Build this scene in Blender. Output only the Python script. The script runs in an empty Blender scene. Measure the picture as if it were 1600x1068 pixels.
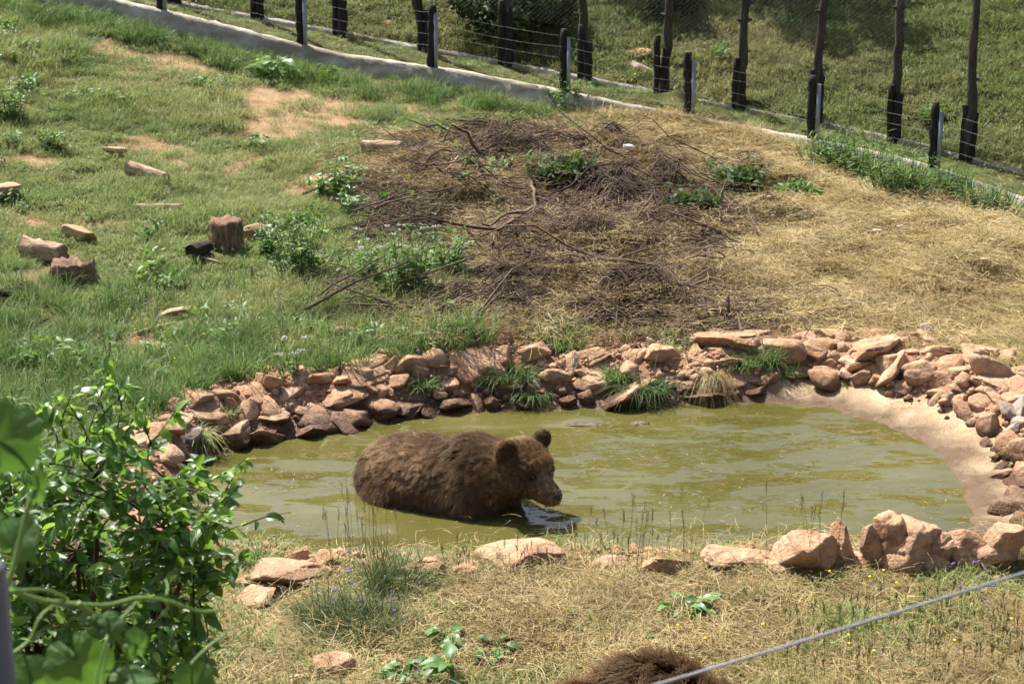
import bpy, math, random
import numpy as np
from mathutils import Vector, Matrix, Euler

# ------------------------------------------------------------------ camera, sky, sun, exposure
CAM_H, PITCH, FPX = 5.2, math.radians(15.5), 2790.0      # focal length in pixels of a 1600 px wide picture
sc = bpy.context.scene
COL = sc.collection
cam_data = bpy.data.cameras.new('camera')
cam = bpy.data.objects.new('camera', cam_data)
COL.objects.link(cam)
cam.location = (0, 0, CAM_H)
cam.rotation_euler = (math.pi / 2 - PITCH, 0, 0)
cam_data.sensor_width = 36.0
cam_data.lens = FPX / 1600 * 36
cam_data.clip_start, cam_data.clip_end = 0.1, 2000
cam_data.dof.use_dof = True
cam_data.dof.focus_distance = 14.6
cam_data.dof.aperture_fstop = 11
sc.camera = cam

SUN_EL, SUN_AZ = math.radians(57), math.radians(-38)      # azimuth from +Y towards +X
world = bpy.data.worlds.new('World')
sc.world = world
world.use_nodes = True
wn = world.node_tree
bg = wn.nodes['Background']
sky = wn.nodes.new('ShaderNodeTexSky')
sky.sky_type = 'NISHITA'
sky.sun_disc = False
sky.sun_elevation = SUN_EL
sky.sun_rotation = SUN_AZ
sky.air_density, sky.dust_density = 1.0, 4.0
wn.links.new(sky.outputs[0], bg.inputs[0])
bg.inputs[1].default_value = 0.082
sun_data = bpy.data.lights.new('sun', 'SUN')
sun = bpy.data.objects.new('sun', sun_data)
COL.objects.link(sun)
sun_data.energy, sun_data.angle = 5.0, math.radians(0.5)
sun_data.color = (1.0, 0.95, 0.87)
to_sun = Vector((math.sin(SUN_AZ) * math.cos(SUN_EL), math.cos(SUN_AZ) * math.cos(SUN_EL), math.sin(SUN_EL)))
sun.rotation_euler = to_sun.to_track_quat('Z', 'Y').to_euler()
sun.location = to_sun * 60
sc.view_settings.view_transform = 'Standard'
sc.view_settings.look = 'None'
sc.view_settings.exposure = 1.17
sc.view_settings.gamma = 1.0
sc.cycles.use_denoising = True
sc.cycles.max_bounces = 4
sc.cycles.diffuse_bounces = 2
sc.cycles.adaptive_threshold = 0.04
sc.cycles.transparent_max_bounces = 6

# ------------------------------------------------------------------ small helpers
rng = np.random.default_rng(7)

def hash2(ix, iy, seed):
    h = (ix.astype(np.int64) * 374761393 + iy.astype(np.int64) * 668265263 + seed * 982451653) & 0xFFFFFFFF
    h = ((h ^ (h >> 13)) * 1274126177) & 0xFFFFFFFF
    return ((h ^ (h >> 16)) & 0xFFFF) / 65535.0

def vnoise(x, y, seed=0):
    ix, iy = np.floor(x), np.floor(y)
    fx, fy = x - ix, y - iy
    fx, fy = fx * fx * (3 - 2 * fx), fy * fy * (3 - 2 * fy)
    a, b = hash2(ix, iy, seed), hash2(ix + 1, iy, seed)
    c, d = hash2(ix, iy + 1, seed), hash2(ix + 1, iy + 1, seed)
    return (a * (1 - fx) + b * fx) * (1 - fy) + (c * (1 - fx) + d * fx) * fy

def fbm(x, y, seed=0, octaves=4):
    t, a, n = 0, 1.0, 0
    for o in range(octaves):
        t = t + a * vnoise(x * 2 ** o + 17 * o, y * 2 ** o - 11 * o, seed + o); n += a; a *= 0.5
    return t / n

def vnoise3(p, seed=0):
    i = np.floor(p); f = p - i; f = f * f * (3 - 2 * f)
    r = 0
    for dz in (0, 1):
        wz = f[:, 2] if dz else 1 - f[:, 2]
        for dy in (0, 1):
            wy = f[:, 1] if dy else 1 - f[:, 1]
            for dx in (0, 1):
                wx = f[:, 0] if dx else 1 - f[:, 0]
                r = r + wx * wy * wz * hash2(i[:, 0] + dx + 57 * (i[:, 2] + dz), i[:, 1] + dy + 131 * (i[:, 2] + dz), seed)
    return r

def fbm3(p, seed=0, octaves=4):
    t, a, n = 0, 1.0, 0
    for o in range(octaves):
        t = t + a * vnoise3(p * 2 ** o + 9.7 * o, seed + o); n += a; a *= 0.5
    return t / n

def sstep(a, b, x):
    t = np.clip((x - a) / (b - a), 0, 1)
    return t * t * (3 - 2 * t)

def ray(px, py):
    u, v = (px - 800) / FPX, (534 - py) / FPX
    return np.array([u, math.cos(PITCH) + v * math.sin(PITCH), -math.sin(PITCH) + v * math.cos(PITCH)])

def at_y(px, py, y):
    d = ray(px, py)
    return np.array([0, 0, CAM_H]) + d * (y / d[1])

def at_z(px, py, z=0.0):
    d = ray(px, py)
    return np.array([0, 0, CAM_H]) + d * ((z - CAM_H) / d[2])

def poly_sd(x, y, poly):
    """signed distance to a closed polygon, positive outside"""
    x, y = np.asarray(x, float), np.asarray(y, float)
    d = np.full(x.shape, 1e9); inside = np.zeros(x.shape, bool)
    n = len(poly)
    for i in range(n):
        ax, ay = poly[i]; bx, by = poly[(i + 1) % n]
        ex, ey = bx - ax, by - ay
        t = np.clip(((x - ax) * ex + (y - ay) * ey) / (ex * ex + ey * ey + 1e-12), 0, 1)
        d = np.minimum(d, np.hypot(x - ax - t * ex, y - ay - t * ey))
        c = ((ay > y) != (by > y)) & (x < ex * (y - ay) / (ey if abs(ey) > 1e-9 else 1e-9) + ax)
        inside ^= c
    return np.where(inside, -d, d)

def mesh_np(name, V, F):
    """mesh from numpy vertices and one or several face arrays (each n x k)"""
    if not isinstance(F, (list, tuple)):
        F = [F]
    F = [np.asarray(f, np.int32) for f in F if len(f)]
    me = bpy.data.meshes.new(name)
    V = np.asarray(V, np.float32)
    me.vertices.add(len(V)); me.vertices.foreach_set('co', V.ravel())
    nl = sum(f.size for f in F); npoly = sum(len(f) for f in F)
    me.loops.add(nl); me.loops.foreach_set('vertex_index', np.concatenate([f.ravel() for f in F]))
    me.polygons.add(npoly)
    tot = np.concatenate([np.full(len(f), f.shape[1], np.int32) for f in F])
    me.polygons.foreach_set('loop_start', np.concatenate([[0], np.cumsum(tot)[:-1]]).astype(np.int32))
    me.update(calc_edges=True)
    me.validate()
    return me

def attr(me, name, data, kind='FLOAT'):
    a = me.attributes.new(name, kind, 'POINT')
    a.data.foreach_set({'FLOAT': 'value', 'INT': 'value', 'FLOAT_VECTOR': 'vector', 'FLOAT_COLOR': 'color'}[kind],
                       np.asarray(data, np.int32 if kind == 'INT' else np.float32).ravel())

def smooth(me):
    me.polygons.foreach_set('use_smooth', np.ones(len(me.polygons), bool))

def obj(name, me, mat=None, parent=None, loc=None, rot=None, scale=None):
    o = bpy.data.objects.new(name, me)
    COL.objects.link(o)
    if mat is not None and me is not None and not me.materials:
        me.materials.append(mat)
    if parent is not None:
        o.parent = parent
    if loc is not None: o.location = loc
    if rot is not None: o.rotation_euler = rot
    if scale is not None: o.scale = scale
    return o

def tag(o, label=None, cat=None, group=None, kind=None):
    if label: o['label'] = label
    if cat: o['category'] = cat
    if group: o['group'] = group
    if kind: o['kind'] = kind
    return o

def thing(name, loc, label, cat, group=None, rotz=0):
    o = obj(name, None, loc=loc, rot=(0, 0, rotz))
    return tag(o, label, cat, group)

class MB:
    """collects vertices and faces of one mesh"""
    def __init__(s):
        s.V = []; s.F = {}; s.n = 0; s.A = []
    def add(s, V, F, a=None):
        V = np.asarray(V, float)
        for f in (F if isinstance(F, list) else [F]):
            f = np.asarray(f, int)
            if f.size:
                s.F.setdefault(f.shape[1], []).append(f + s.n)
        s.V.append(V); s.n += len(V)
        s.A.append(np.zeros(len(V)) if a is None else np.broadcast_to(np.asarray(a, float), (len(V),)))
    def mesh(s, name, smoothed=False):
        V = np.concatenate(s.V)
        me = mesh_np(name, V, [np.concatenate(v) for v in s.F.values()])
        attr(me, 'tip', np.concatenate(s.A))
        if smoothed: smooth(me)
        return me

def tube(path, rad, sides=6, cap=True):
    P = np.asarray(path, float); n = len(P)
    R = np.broadcast_to(np.asarray(rad, float), (n,))
    T = np.gradient(P, axis=0); T /= np.linalg.norm(T, axis=1)[:, None] + 1e-12
    up = np.array([0, 0, 1.0]) if abs(T[0, 2]) < 0.9 else np.array([1.0, 0, 0])
    A = np.cross(T, up); A /= np.linalg.norm(A, axis=1)[:, None] + 1e-12
    B = np.cross(T, A)
    th = np.arange(sides) * 2 * math.pi / sides
    V = (P[:, None, :] + R[:, None, None] * (np.cos(th)[None, :, None] * A[:, None, :] + np.sin(th)[None, :, None] * B[:, None, :])).reshape(-1, 3)
    i = np.arange(n - 1)[:, None] * sides; j = np.arange(sides)[None, :]; k = (j + 1) % sides
    Q = np.stack([i + j, i + k, i + sides + k, i + sides + j], -1).reshape(-1, 4)
    F = [Q]
    if cap:
        V = np.concatenate([V, P[:1], P[-1:]])
        a, b = n * sides, n * sides + 1; j = np.arange(sides); k = (j + 1) % sides
        F.append(np.concatenate([np.stack([np.full(sides, a), k, j], 1), np.stack([np.full(sides, b), (n - 1) * sides + j, (n - 1) * sides + k], 1)]))
    return V, F

def wander(a, b, n, amp, r):
    """path from a to b that wanders sideways"""
    a, b = np.asarray(a, float), np.asarray(b, float)
    t = np.linspace(0, 1, n)[:, None]
    L = np.linalg.norm(b - a)
    off = np.cumsum(r.normal(0, 1, (n, 3)), 0); off -= off[:1] * (1 - t) + off[-1:] * t
    return a + (b - a) * t + off * amp * L / math.sqrt(n)

def box(cx, cy, cz, sx, sy, sz):
    v = np.array([[x, y, z] for x in (-1, 1) for y in (-1, 1) for z in (-1, 1)], float) * 0.5 * np.array([sx, sy, sz]) + np.array([cx, cy, cz])
    f = np.array([[0, 1, 3, 2], [4, 6, 7, 5], [0, 4, 5, 1], [2, 3, 7, 6], [0, 2, 6, 4], [1, 5, 7, 3]])
    return v, f

# ------------------------------------------------------------------ material helpers
class NM:
    def __init__(s, name, rough=0.8, spec=0.3):
        s.m = bpy.data.materials.new(name); s.m.use_nodes = True
        s.nt = s.m.node_tree; s.N = s.nt.nodes; s.L = s.nt.links
        s.b = s.N['Principled BSDF']; s.out = s.N['Material Output']
        s.b.inputs['Roughness'].default_value = rough
        s.b.inputs['Specular IOR Level'].default_value = spec
        s._pos = None
    def n(s, t, **kw):
        x = s.N.new(t)
        for k, v in kw.items(): setattr(x, k, v)
        return x
    def link(s, a, b):
        s.L.new(a, b)
    def pos(s, obj=False):
        if obj:
            return s.n('ShaderNodeTexCoord').outputs['Object']
        if s._pos is None: s._pos = s.n('ShaderNodeNewGeometry').outputs['Position']
        return s._pos
    def noise(s, scale, detail=4, vec=None, rough=0.55, stretch=None):
        x = s.n('ShaderNodeTexNoise')
        x.inputs['Scale'].default_value = scale; x.inputs['Detail'].default_value = detail; x.inputs['Roughness'].default_value = rough
        v = vec if vec is not None else s.pos()
        if stretch:
            m = s.n('ShaderNodeVectorMath', operation='MULTIPLY'); m.inputs[1].default_value = stretch
            s.link(v, m.inputs[0]); v = m.outputs[0]
        s.link(v, x.inputs['Vector'])
        return x.outputs['Fac']
    def ramp(s, fac, stops):
        r = s.n('ShaderNodeValToRGB')
        e = r.color_ramp.elements
        while len(e) < len(stops): e.new(0.5)
        for i, (p, c) in enumerate(stops):
            e[i].position = p
            e[i].color = (c, c, c, 1) if isinstance(c, (int, float)) else (*c, 1)
        s.link(fac, r.inputs[0])
        return r.outputs[0]
    def mix(s, fac, a, b, mode='MIX'):
        x = s.n('ShaderNodeMix', data_type='RGBA', blend_type=mode)
        for sock, v in ((x.inputs[0], fac), (x.inputs[6], a), (x.inputs[7], b)):
            if isinstance(v, (int, float)): sock.default_value = v if sock == x.inputs[0] else (v, v, v, 1)
            elif isinstance(v, tuple): sock.default_value = (*v, 1)
            else: s.link(v, sock)
        return x.outputs[2]
    def math(s, op, a, b=0.0):
        x = s.n('ShaderNodeMath', operation=op)
        for k, v in ((0, a), (1, b)):
            if isinstance(v, (int, float)): x.inputs[k].default_value = v
            else: s.link(v, x.inputs[k])
        return x.outputs[0]
    def attr(s, name, out='Fac'):
        return s.n('ShaderNodeAttribute', attribute_name=name).outputs[out]
    def rand(s):
        return s.n('ShaderNodeObjectInfo').outputs['Random']
    def bump(s, h, strength=0.5, dist=0.02):
        x = s.n('ShaderNodeBump'); x.inputs['Strength'].default_value = strength; x.inputs['Distance'].default_value = dist
        s.link(h, x.inputs['Height']); s.link(x.outputs[0], s.b.inputs['Normal'])
    def color(s, c):
        if isinstance(c, tuple): s.b.inputs['Base Color'].default_value = (*c, 1)
        else: s.link(c, s.b.inputs['Base Color'])
        s.col = c
    def rough(s, r):
        s.link(r, s.b.inputs['Roughness'])
    def translucent(s, c, fac):
        t = s.n('ShaderNodeBsdfTranslucent')
        if isinstance(c, tuple): t.inputs[0].default_value = (*c, 1)
        else: s.link(c, t.inputs[0])
        x = s.n('ShaderNodeMixShader'); x.inputs[0].default_value = fac
        s.link(s.b.outputs[0], x.inputs[1]); s.link(t.outputs[0], x.inputs[2]); s.link(x.outputs[0], s.out.inputs[0])

# ------------------------------------------------------------------ the lie of the land
POND_PX = [(345, 706), (420, 690), (530, 670), (620, 656), (700, 647), (800, 641), (900, 637), (1000, 635), (1130, 633), (1215, 630),
           (1290, 640), (1370, 662), (1440, 690), (1478, 716), (1498, 760), (1510, 800), (1512, 840), (1480, 868), (1400, 884), (1250, 890),
           (1100, 886), (1000, 884), (900, 884), (800, 886), (700, 890), (600, 888), (500, 884), (430, 880), (370, 876), (320, 845), (285, 800), (300, 745)]
POND = [tuple(at_z(px, py)[:2]) for px, py in POND_PX]

def yk1(x):   # near kerb, plan
    return 28.3 - 0.2 * x - 0.2 * np.clip(x - 4.5, 0, 6) ** 2

def yk2(x):
    return yk1(x) + 1.5

def line_z(px_pts, fy):
    xs, zs = [], []
    for px, py in px_pts:
        d = ray(px, py); x = 0.0
        for _ in range(40):
            t = fy(np.float64(x)) / d[1]; x = 0.5 * x + 0.5 * d[0] * t
        xs.append(x); zs.append(CAM_H + d[2] * t)
    return np.array(xs), np.array(zs)

K1X, K1Z = line_z([(190, 0), (540, 85), (730, 112), (920, 150), (1180, 200), (1440, 255), (1600, 308)], yk1)
K2X, K2Z = line_z([(270, 0), (540, 50), (790, 95), (1070, 150), (1270, 188), (1510, 243), (1600, 264)], yk2)

def lerp_ext(x, xs, zs):
    z = np.interp(x, xs, zs)
    z = np.where(x < xs[0], zs[0] + np.maximum(x - xs[0], -14) * (zs[1] - zs[0]) / (xs[1] - xs[0]), z)
    z = np.where(x > xs[-1], zs[-1] + np.minimum(x - xs[-1], 4) * 0.5 * (zs[-1] - zs[-2]) / (xs[-1] - xs[-2]), z)
    return z

def k1z(x): return lerp_ext(x, K1X, K1Z)      # top of the near kerb
def k2z(x): return lerp_ext(x, K2X, K2Z)

def ground(x, y, detail=True):
    x, y = np.asarray(x, float), np.asarray(y, float)
    a, b = yk1(x), yk2(x)
    rim = 0.26 + 0.13 * sstep(12.6, 17, y) + 0.25 * sstep(3.5, 9, -x)
    t = np.clip((y - 17.3) / np.maximum(a - 17.3, 1), 0, 1)
    gk1 = k1z(x) - 0.25
    field = rim + (gk1 - rim) * (0.6 * t + 0.4 * t * t)
    field = field + np.where(y < 8.2, 0.33 * (8.2 - np.maximum(y, -1)), 0) * 1.0
    strip = (k1z(x) - 0.05) + (k2z(x) - 0.06 - k1z(x) + 0.05) * np.clip((y - a) / 1.5, 0, 1)
    over = np.maximum(y - b, 0)
    hill = k2z(x) - 0.05 + 0.33 * np.minimum(over, 42) + 0.06 * np.minimum(np.maximum(over - 42, 0), 300)
    z = np.where(y < a, field, np.where(y < b, strip, hill))
    if detail:
        dmask = np.where(y < a, 1.0, np.where(y < b, 0.15, 1.3))
        z = z + dmask * (0.16 * (fbm(x * 0.45, y * 0.45, 3) - 0.5) + 0.075 * (fbm(x * 1.7, y * 1.7, 9) - 0.5)) * sstep(0.05, 0.6, np.abs(y - a))
        hay = hay_mask(x, y)
        z = z + hay * 0.75 * np.maximum(fbm(x * 1.5, y * 2.0, 21, 3) - 0.46, 0)
    near = (np.abs(x) < 8) & (y > 9) & (y < 20)
    d = np.full(x.shape, 9.0)
    if near.any():
        d[near] = poly_sd(x[near], y[near], POND) if x.ndim else poly_sd(x, y, POND)
    d = d + 0.16 * (fbm(x * 2.2, y * 2.2, 91, 3) - 0.5)
    right = sstep(2.0, 3.1, x) * sstep(12.0, 13.2, y)
    back = sstep(14.6, 15.6, y) * (1 - right)
    front = 1 - np.clip(right + back, 0, 1)
    w = 0.95 * right + 0.62 * back + 0.4 * front
    u = np.clip(d / w, 0, 1)
    prof_r = 0.45 * u + 0.55 * sstep(0.55, 1.0, u)
    prof_b = sstep(-0.15, 0.9, u) * 0.95 + 0.05 * u - 0.07 * (1 - u)
    prof = prof_r * right + prof_b * (1 - right)
    out = z * np.where(u < 1, prof, 1.0)
    ins = -np.minimum(0.5, 0.55 * np.abs(d)) - 0.004
    return np.where(d < 0, ins, np.maximum(out, 0.004 + 0.01 * np.clip(d, 0, 1)))

def pond_d(x, y):
    return poly_sd(np.atleast_1d(np.asarray(x, float)), np.atleast_1d(np.asarray(y, float)), POND)

HAY = None
def hay_mask(x, y):
    if HAY is None: return np.zeros(np.shape(x))
    return sstep(0.5, -0.5, poly_sd(x, y, HAY))

def on_ground(px, py):
    d = ray(px, py); o = np.array([0, 0, CAM_H])
    t = np.linspace(6, 60, 300)
    P = o + t[:, None] * d
    g = P[:, 2] - ground(P[:, 0], P[:, 1])
    i = int(np.argmax(g < 0)) if (g < 0).any() else len(t) - 1
    i = max(i, 1)
    a = g[i - 1] / (g[i - 1] - g[i] + 1e-12)
    return o + d * (t[i - 1] + a * (t[i] - t[i - 1]))

def px_scale(p):
    """pixels per metre (1600 px picture) at a world point"""
    return FPX / (p[1] * math.cos(PITCH) + (CAM_H - p[2]) * math.sin(PITCH))

def zone(pts):
    return [tuple(on_ground(px, py)[:2]) for px, py in pts]

_hay = zone([(640, 215), (760, 195), (860, 183), (915, 155), (1050, 150), (1200, 185), (1265, 235), (1280, 290), (1440, 318), (1600, 360), (1720, 420),
             (1720, 620), (1590, 556), (1400, 518), (1200, 510), (900, 530), (690, 560), (640, 520), (720, 440), (640, 330), (560, 280)])
BRUSH = zone([(560, 265), (660, 205), (800, 205), (1000, 235), (1190, 280), (1150, 370), (1130, 500), (1000, 520), (800, 525), (540, 515), (500, 455), (590, 350)])
SAND = [zone(z) for z in ([(320, 175), (400, 140), (540, 138), (545, 185), (470, 210), (380, 200)],
                          [(150, 60), (250, 90), (330, 105), (330, 120), (230, 105), (150, 80)],
                          [(150, 110), (210, 100), (240, 125), (180, 135)],
                          [(20, 100), (70, 95), (60, 140), (30, 145)],
                          [(240, 245), (380, 235), (480, 250), (360, 265), (260, 262)],
                          [(690, 155), (800, 165), (900, 185), (800, 195), (720, 178)],
                          [(1440, 330), (1600, 355), (1600, 385), (1480, 365)],
                          [(90, 395), (150, 380), (220, 385), (160, 405)],
                          [(215, 490), (300, 480), (290, 515), (230, 515)])]
FRONT_HAY = zone([(620, 905), (760, 895), (1000, 890), (1200, 905), (1330, 920), (1250, 960), (1150, 1000), (1120, 1075), (700, 1090), (760, 1000), (640, 960)])
FRONT_DIRT = zone([(340, 890), (470, 860), (520, 900), (480, 960), (470, 1068), (380, 1080), (390, 1000), (350, 940)])
HAY = _hay

# ------------------------------------------------------------------ ground
def graded(lo, hi, step, far_lo, far_hi, g=1.16):
    mid = list(np.arange(lo, hi + step / 2, step))
    a, s = [], step
    x = lo
    while x > far_lo:
        s *= g; x -= s; a.append(x)
    b, s = [], step
    x = mid[-1]
    while x < far_hi:
        s *= g; x += s; b.append(x)
    return np.array(a[::-1] + mid + b)

GX = graded(-9, 9, 0.075, -330, 330)
GY = graded(7.5, 32.5, 0.075, -90, 420)
XX, YY = np.meshgrid(GX, GY)
gx, gy = XX.ravel(), YY.ravel()
gz = ground(gx, gy)
nx, ny = len(GX), len(GY)
ii = (np.arange(ny - 1)[:, None] * nx + np.arange(nx - 1)[None, :]).ravel()
gme = mesh_np('ground', np.stack([gx, gy, gz], 1), np.stack([ii, ii + 1, ii + nx + 1, ii + nx], 1))
smooth(gme)

def zones(x, y):
    """how much straw, bare earth and green grass covers a place"""
    a, b = yk1(x), yk2(x)
    wob = 0.9 * (fbm(x * 0.9, y * 0.9, 40) - 0.5) + 0.5 * (fbm(x * 3.2, y * 3.2, 44) - 0.5)
    straw = sstep(0.25, -0.35, poly_sd(x, y, HAY) + wob)
    straw = np.maximum(straw, sstep(0.2, -0.3, poly_sd(x, y, FRONT_HAY) + wob))
    d = poly_sd(x, y, POND)
    rside = sstep(1.7, 2.5, x) * sstep(13.4, 14.4, y) * sstep(1.0, 1.6, a - y)
    sand = np.zeros(x.shape)
    for k, s in enumerate(SAND):
        sand = np.maximum(sand, sstep(0.15, -0.4, poly_sd(x, y, s) + wob * 1.5) * (0.95 if k == 0 else 0.7))
    sand = np.maximum(sand, 0.9 * sstep(0.2, -0.2, poly_sd(x, y, FRONT_DIRT) + wob))
    bank = sstep(1.15, 0.75, d + 0.5 * wob) * np.where(y < 13, sstep(0.75, 0.4, d + wob * .4), 1)
    back_bank = np.maximum(bank, rside * sstep(1.6, 1.2, d)) * (y < a)
    straw = np.maximum(straw, np.where(y < 12.4, 0.75 * sstep(0.32, 0.6, fbm(x * 1.2, y * 1.2, 15)) * sstep(-2.0, -0.6, x), 0))
    straw = np.maximum(straw, rside * sstep(1.35, 1.8, d)) * (1 - rside * sstep(1.5, 1.2, d))
    straw = straw * (y < a) * (1 - sand)
    green = np.clip(1 - straw - sand * 0.9, 0, 1) * (1 - back_bank) * (1 - rside)
    field = (y < a) & (y > 17)
    green = np.where(field, green * (0.2 + 0.8 * sstep(0.27, 0.42, fbm(x * 0.8, y * 1.0, 61))), green)
    return straw * (1 - back_bank), np.maximum(sand * (1 - back_bank), 0), green, back_bank, d

zs_, zsand, zgreen, zbank, zd = zones(gx, gy)
attr(gme, 'straw', zs_); attr(gme, 'sand', zsand); attr(gme, 'green', zgreen); attr(gme, 'bank', zbank)
attr(gme, 'beach', sstep(1.9, 2.9, gx) * sstep(12.6, 13.4, gy) * sstep(0.85, 0.5, zd + 0.25 * (fbm(gx * 3, gy * 3, 5) - 0.5)))

def ground_material():
    m = NM('earth_ground', 0.95, 0.1)
    earth = m.ramp(m.noise(2.2, 8), [(0.3, (0.20, 0.115, 0.062)), (0.52, (0.33, 0.205, 0.115)), (0.7, (0.43, 0.30, 0.18))])
    fine = m.noise(38, 5)
    earth = m.mix(0.55, earth, m.ramp(fine, [(0.3, 0.28), (0.7, 0.72)]), 'OVERLAY')
    soil = m.ramp(m.noise(5, 7), [(0.3, (0.055, 0.06, 0.022)), (0.6, (0.10, 0.10, 0.04)), (0.75, (0.2, 0.15, 0.08))])
    strawc = m.ramp(m.noise(9, 8, rough=0.7), [(0.28, (0.17, 0.11, 0.045)), (0.5, (0.33, 0.235, 0.095)), (0.72, (0.48, 0.37, 0.17))])
    c = m.mix(m.attr('green'), earth, soil)
    c = m.mix(m.attr('straw'), c, strawc)
    sandy = m.ramp(m.noise(2.6, 9, rough=0.7), [(0.3, (0.22, 0.14, 0.075)), (0.65, (0.40, 0.285, 0.165))])
    c = m.mix(m.attr('sand'), c, m.mix(0.5, sandy, m.ramp(fine, [(0.3, 0.3), (0.7, 0.7)]), 'OVERLAY'))
    red = m.ramp(m.noise(4.5, 9, rough=0.65), [(0.28, (0.16, 0.085, 0.05)), (0.55, (0.36, 0.205, 0.125)), (0.75, (0.50, 0.32, 0.21))])
    c = m.mix(m.attr('bank'), c, red)
    beach = m.ramp(m.noise(3.0, 9, rough=0.65), [(0.28, (0.33, 0.22, 0.115)), (0.48, (0.50, 0.37, 0.22)), (0.7, (0.66, 0.52, 0.34))])
    c = m.mix(m.attr('beach'), c, m.mix(0.6, beach, m.ramp(m.noise(60, 4), [(0.35, 0.3), (0.65, 0.65)]), 'OVERLAY'))
    # damp margin along the waterline
    sep = m.n('ShaderNodeSeparateXYZ'); m.link(m.pos(), sep.inputs[0])
    h = m.math('ADD', sep.outputs[2], m.math('MULTIPLY', m.math('SUBTRACT', m.noise(2.5, 5), 0.5), 0.14))
    wet = m.ramp(m.math('ADD', h, m.math('MULTIPLY', m.attr('beach'), 0.085)), [(0.10, 1.0), (0.19, 0.0)])
    near = m.math('MULTIPLY', wet, m.ramp(m.math('ADD', m.attr('bank'), m.attr('beach')), [(0.0, 0.0), (0.3, 1.0)]))
    c = m.mix(near, c, m.mix(1.0, c, (0.30, 0.25, 0.22), 'MULTIPLY'))
    m.color(c)
    m.rough(m.ramp(near, [(0.0, 0.95), (1.0, 0.22)]))
    sp = m.math('MULTIPLY', near, 0.5); m.link(m.math('ADD', sp, 0.05), m.b.inputs['Specular IOR Level'])
    hgt = m.math('ADD', m.noise(7, 8, rough=0.7), m.math('MULTIPLY', m.noise(45, 4), 0.35))
    m.bump(hgt, 1.0, 0.06)
    return m.m
ground_obj = obj('ground', gme, ground_material())
tag(ground_obj, kind='structure')

# ------------------------------------------------------------------ water
def water_material():
    m = NM('pond_water', 0.03, 0.6)
    m.b.inputs['IOR'].default_value = 1.38
    silt = m.ramp(m.noise(0.7, 5, stretch=(1, 1.4, 1)), [(0.3, (0.064, 0.059, 0.015)), (0.62, (0.09, 0.083, 0.025)), (0.8, (0.125, 0.115, 0.048))])
    m.color(silt)
    st = m.noise(1.55, 1.8, stretch=(0.9, 1.25, 1), rough=0.4)
    st2 = m.noise(7.0, 2, stretch=(0.8, 1.4, 1), rough=0.5)
    h = m.math('ADD', m.math('MULTIPLY', st, 1.0), m.math('MULTIPLY', st2, 0.05))
    m.bump(h, 1.0, 0.085)
    return m.m
wx, wy = [p[0] for p in POND], [p[1] for p in POND]
cxp, cyp = np.mean(wx), np.mean(wy)
WN = 8
ring = np.array(POND); V = [np.array([[cxp, cyp, 0.0]])]
for k in range(1, WN + 1):
    r = ring + (ring - [cxp, cyp]) / np.linalg.norm(ring - [cxp, cyp], axis=1)[:, None] * 0.12
    q = [cxp, cyp] + (r - [cxp, cyp]) * (k / WN)
    V.append(np.concatenate([q, np.zeros((len(q), 1))], 1))
V = np.concatenate(V); n = len(ring); j = np.arange(n); j2 = (j + 1) % n
tri = np.stack([np.zeros(n, int), 1 + j, 1 + j2], 1)
quads = np.concatenate([np.stack([1 + k * n + j, 1 + (k + 1) * n + j, 1 + (k + 1) * n + j2, 1 + k * n + j2], 1) for k in range(WN - 1)])
wme = mesh_np('pond_water', V, [tri, quads]); smooth(wme)
tag(obj('pond_water', wme, water_material()), kind='structure')

# ------------------------------------------------------------------ concrete kerbs
def concrete_material():
    m = NM('weathered_concrete', 0.9, 0.2)
    c = m.ramp(m.noise(3.5, 8, rough=0.65), [(0.3, (0.30, 0.27, 0.22)), (0.55, (0.46, 0.43, 0.37)), (0.75, (0.56, 0.53, 0.46))])
    stain = m.ramp(m.noise(1.3, 6, stretch=(1, 1, 3)), [(0.38, 0.0), (0.62, 0.85)])
    c = m.mix(stain, c, (0.20, 0.165, 0.11))
    m.color(c); m.bump(m.math('ADD', m.noise(12, 7), m.noise(60, 3)), 0.8, 0.02)
    return m.m
CONC = concrete_material()

def kerb(name, fy, fz, hgt, wid, x0, x1, label, seed):
    r = np.random.default_rng(seed)
    xs = np.arange(x0, x1, 0.12)
    n = len(xs)
    y, z = fy(xs), fz(xs)
    jz = 0.010 * (fbm(xs * 1.3, xs * 0, seed) - 0.5) * 2
    prof = np.array([[-1.15, -1], [-0.56, -0.06], [-0.44, 0], [0.44, 0], [0.5, -0.06], [0.5, -1]])
    V = np.zeros((n, 6, 3))
    for k in range(6):
        V[:, k, 0] = xs; V[:, k, 1] = y + prof[k, 0] * wid + r.normal(0, 0.004, n)
        V[:, k, 2] = z + jz + (prof[k, 1] * hgt if prof[k, 1] > -0.5 else -hgt) + (r.normal(0, 0.006, n) if prof[k, 1] > -0.5 else 0)
    i = np.arange(n - 1)[:, None] * 6; j = np.arange(5)[None]
    F = np.stack([i + j, i + j + 6, i + j + 7, i + j + 1], -1).reshape(-1, 4)
    ends = np.array([[0, 1, 2, 3, 4, 5], [(n - 1) * 6 + k for k in (5, 4, 3, 2, 1, 0)]])
    o = obj(name, mesh_np(name, V.reshape(-1, 3), [F, ends]), CONC)
    return tag(o, label, 'kerb')
kerb('concrete_kerb', yk1, k1z, 0.55, 0.24, -9.5, 9.5, 'pale concrete kerb at the foot of the short steel fence posts', 3)
kerb('concrete_kerb', yk2, k2z, 0.5, 0.2, -9.5, 9.5, 'narrow concrete kerb at the foot of the tall wooden fence posts', 4)

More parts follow.
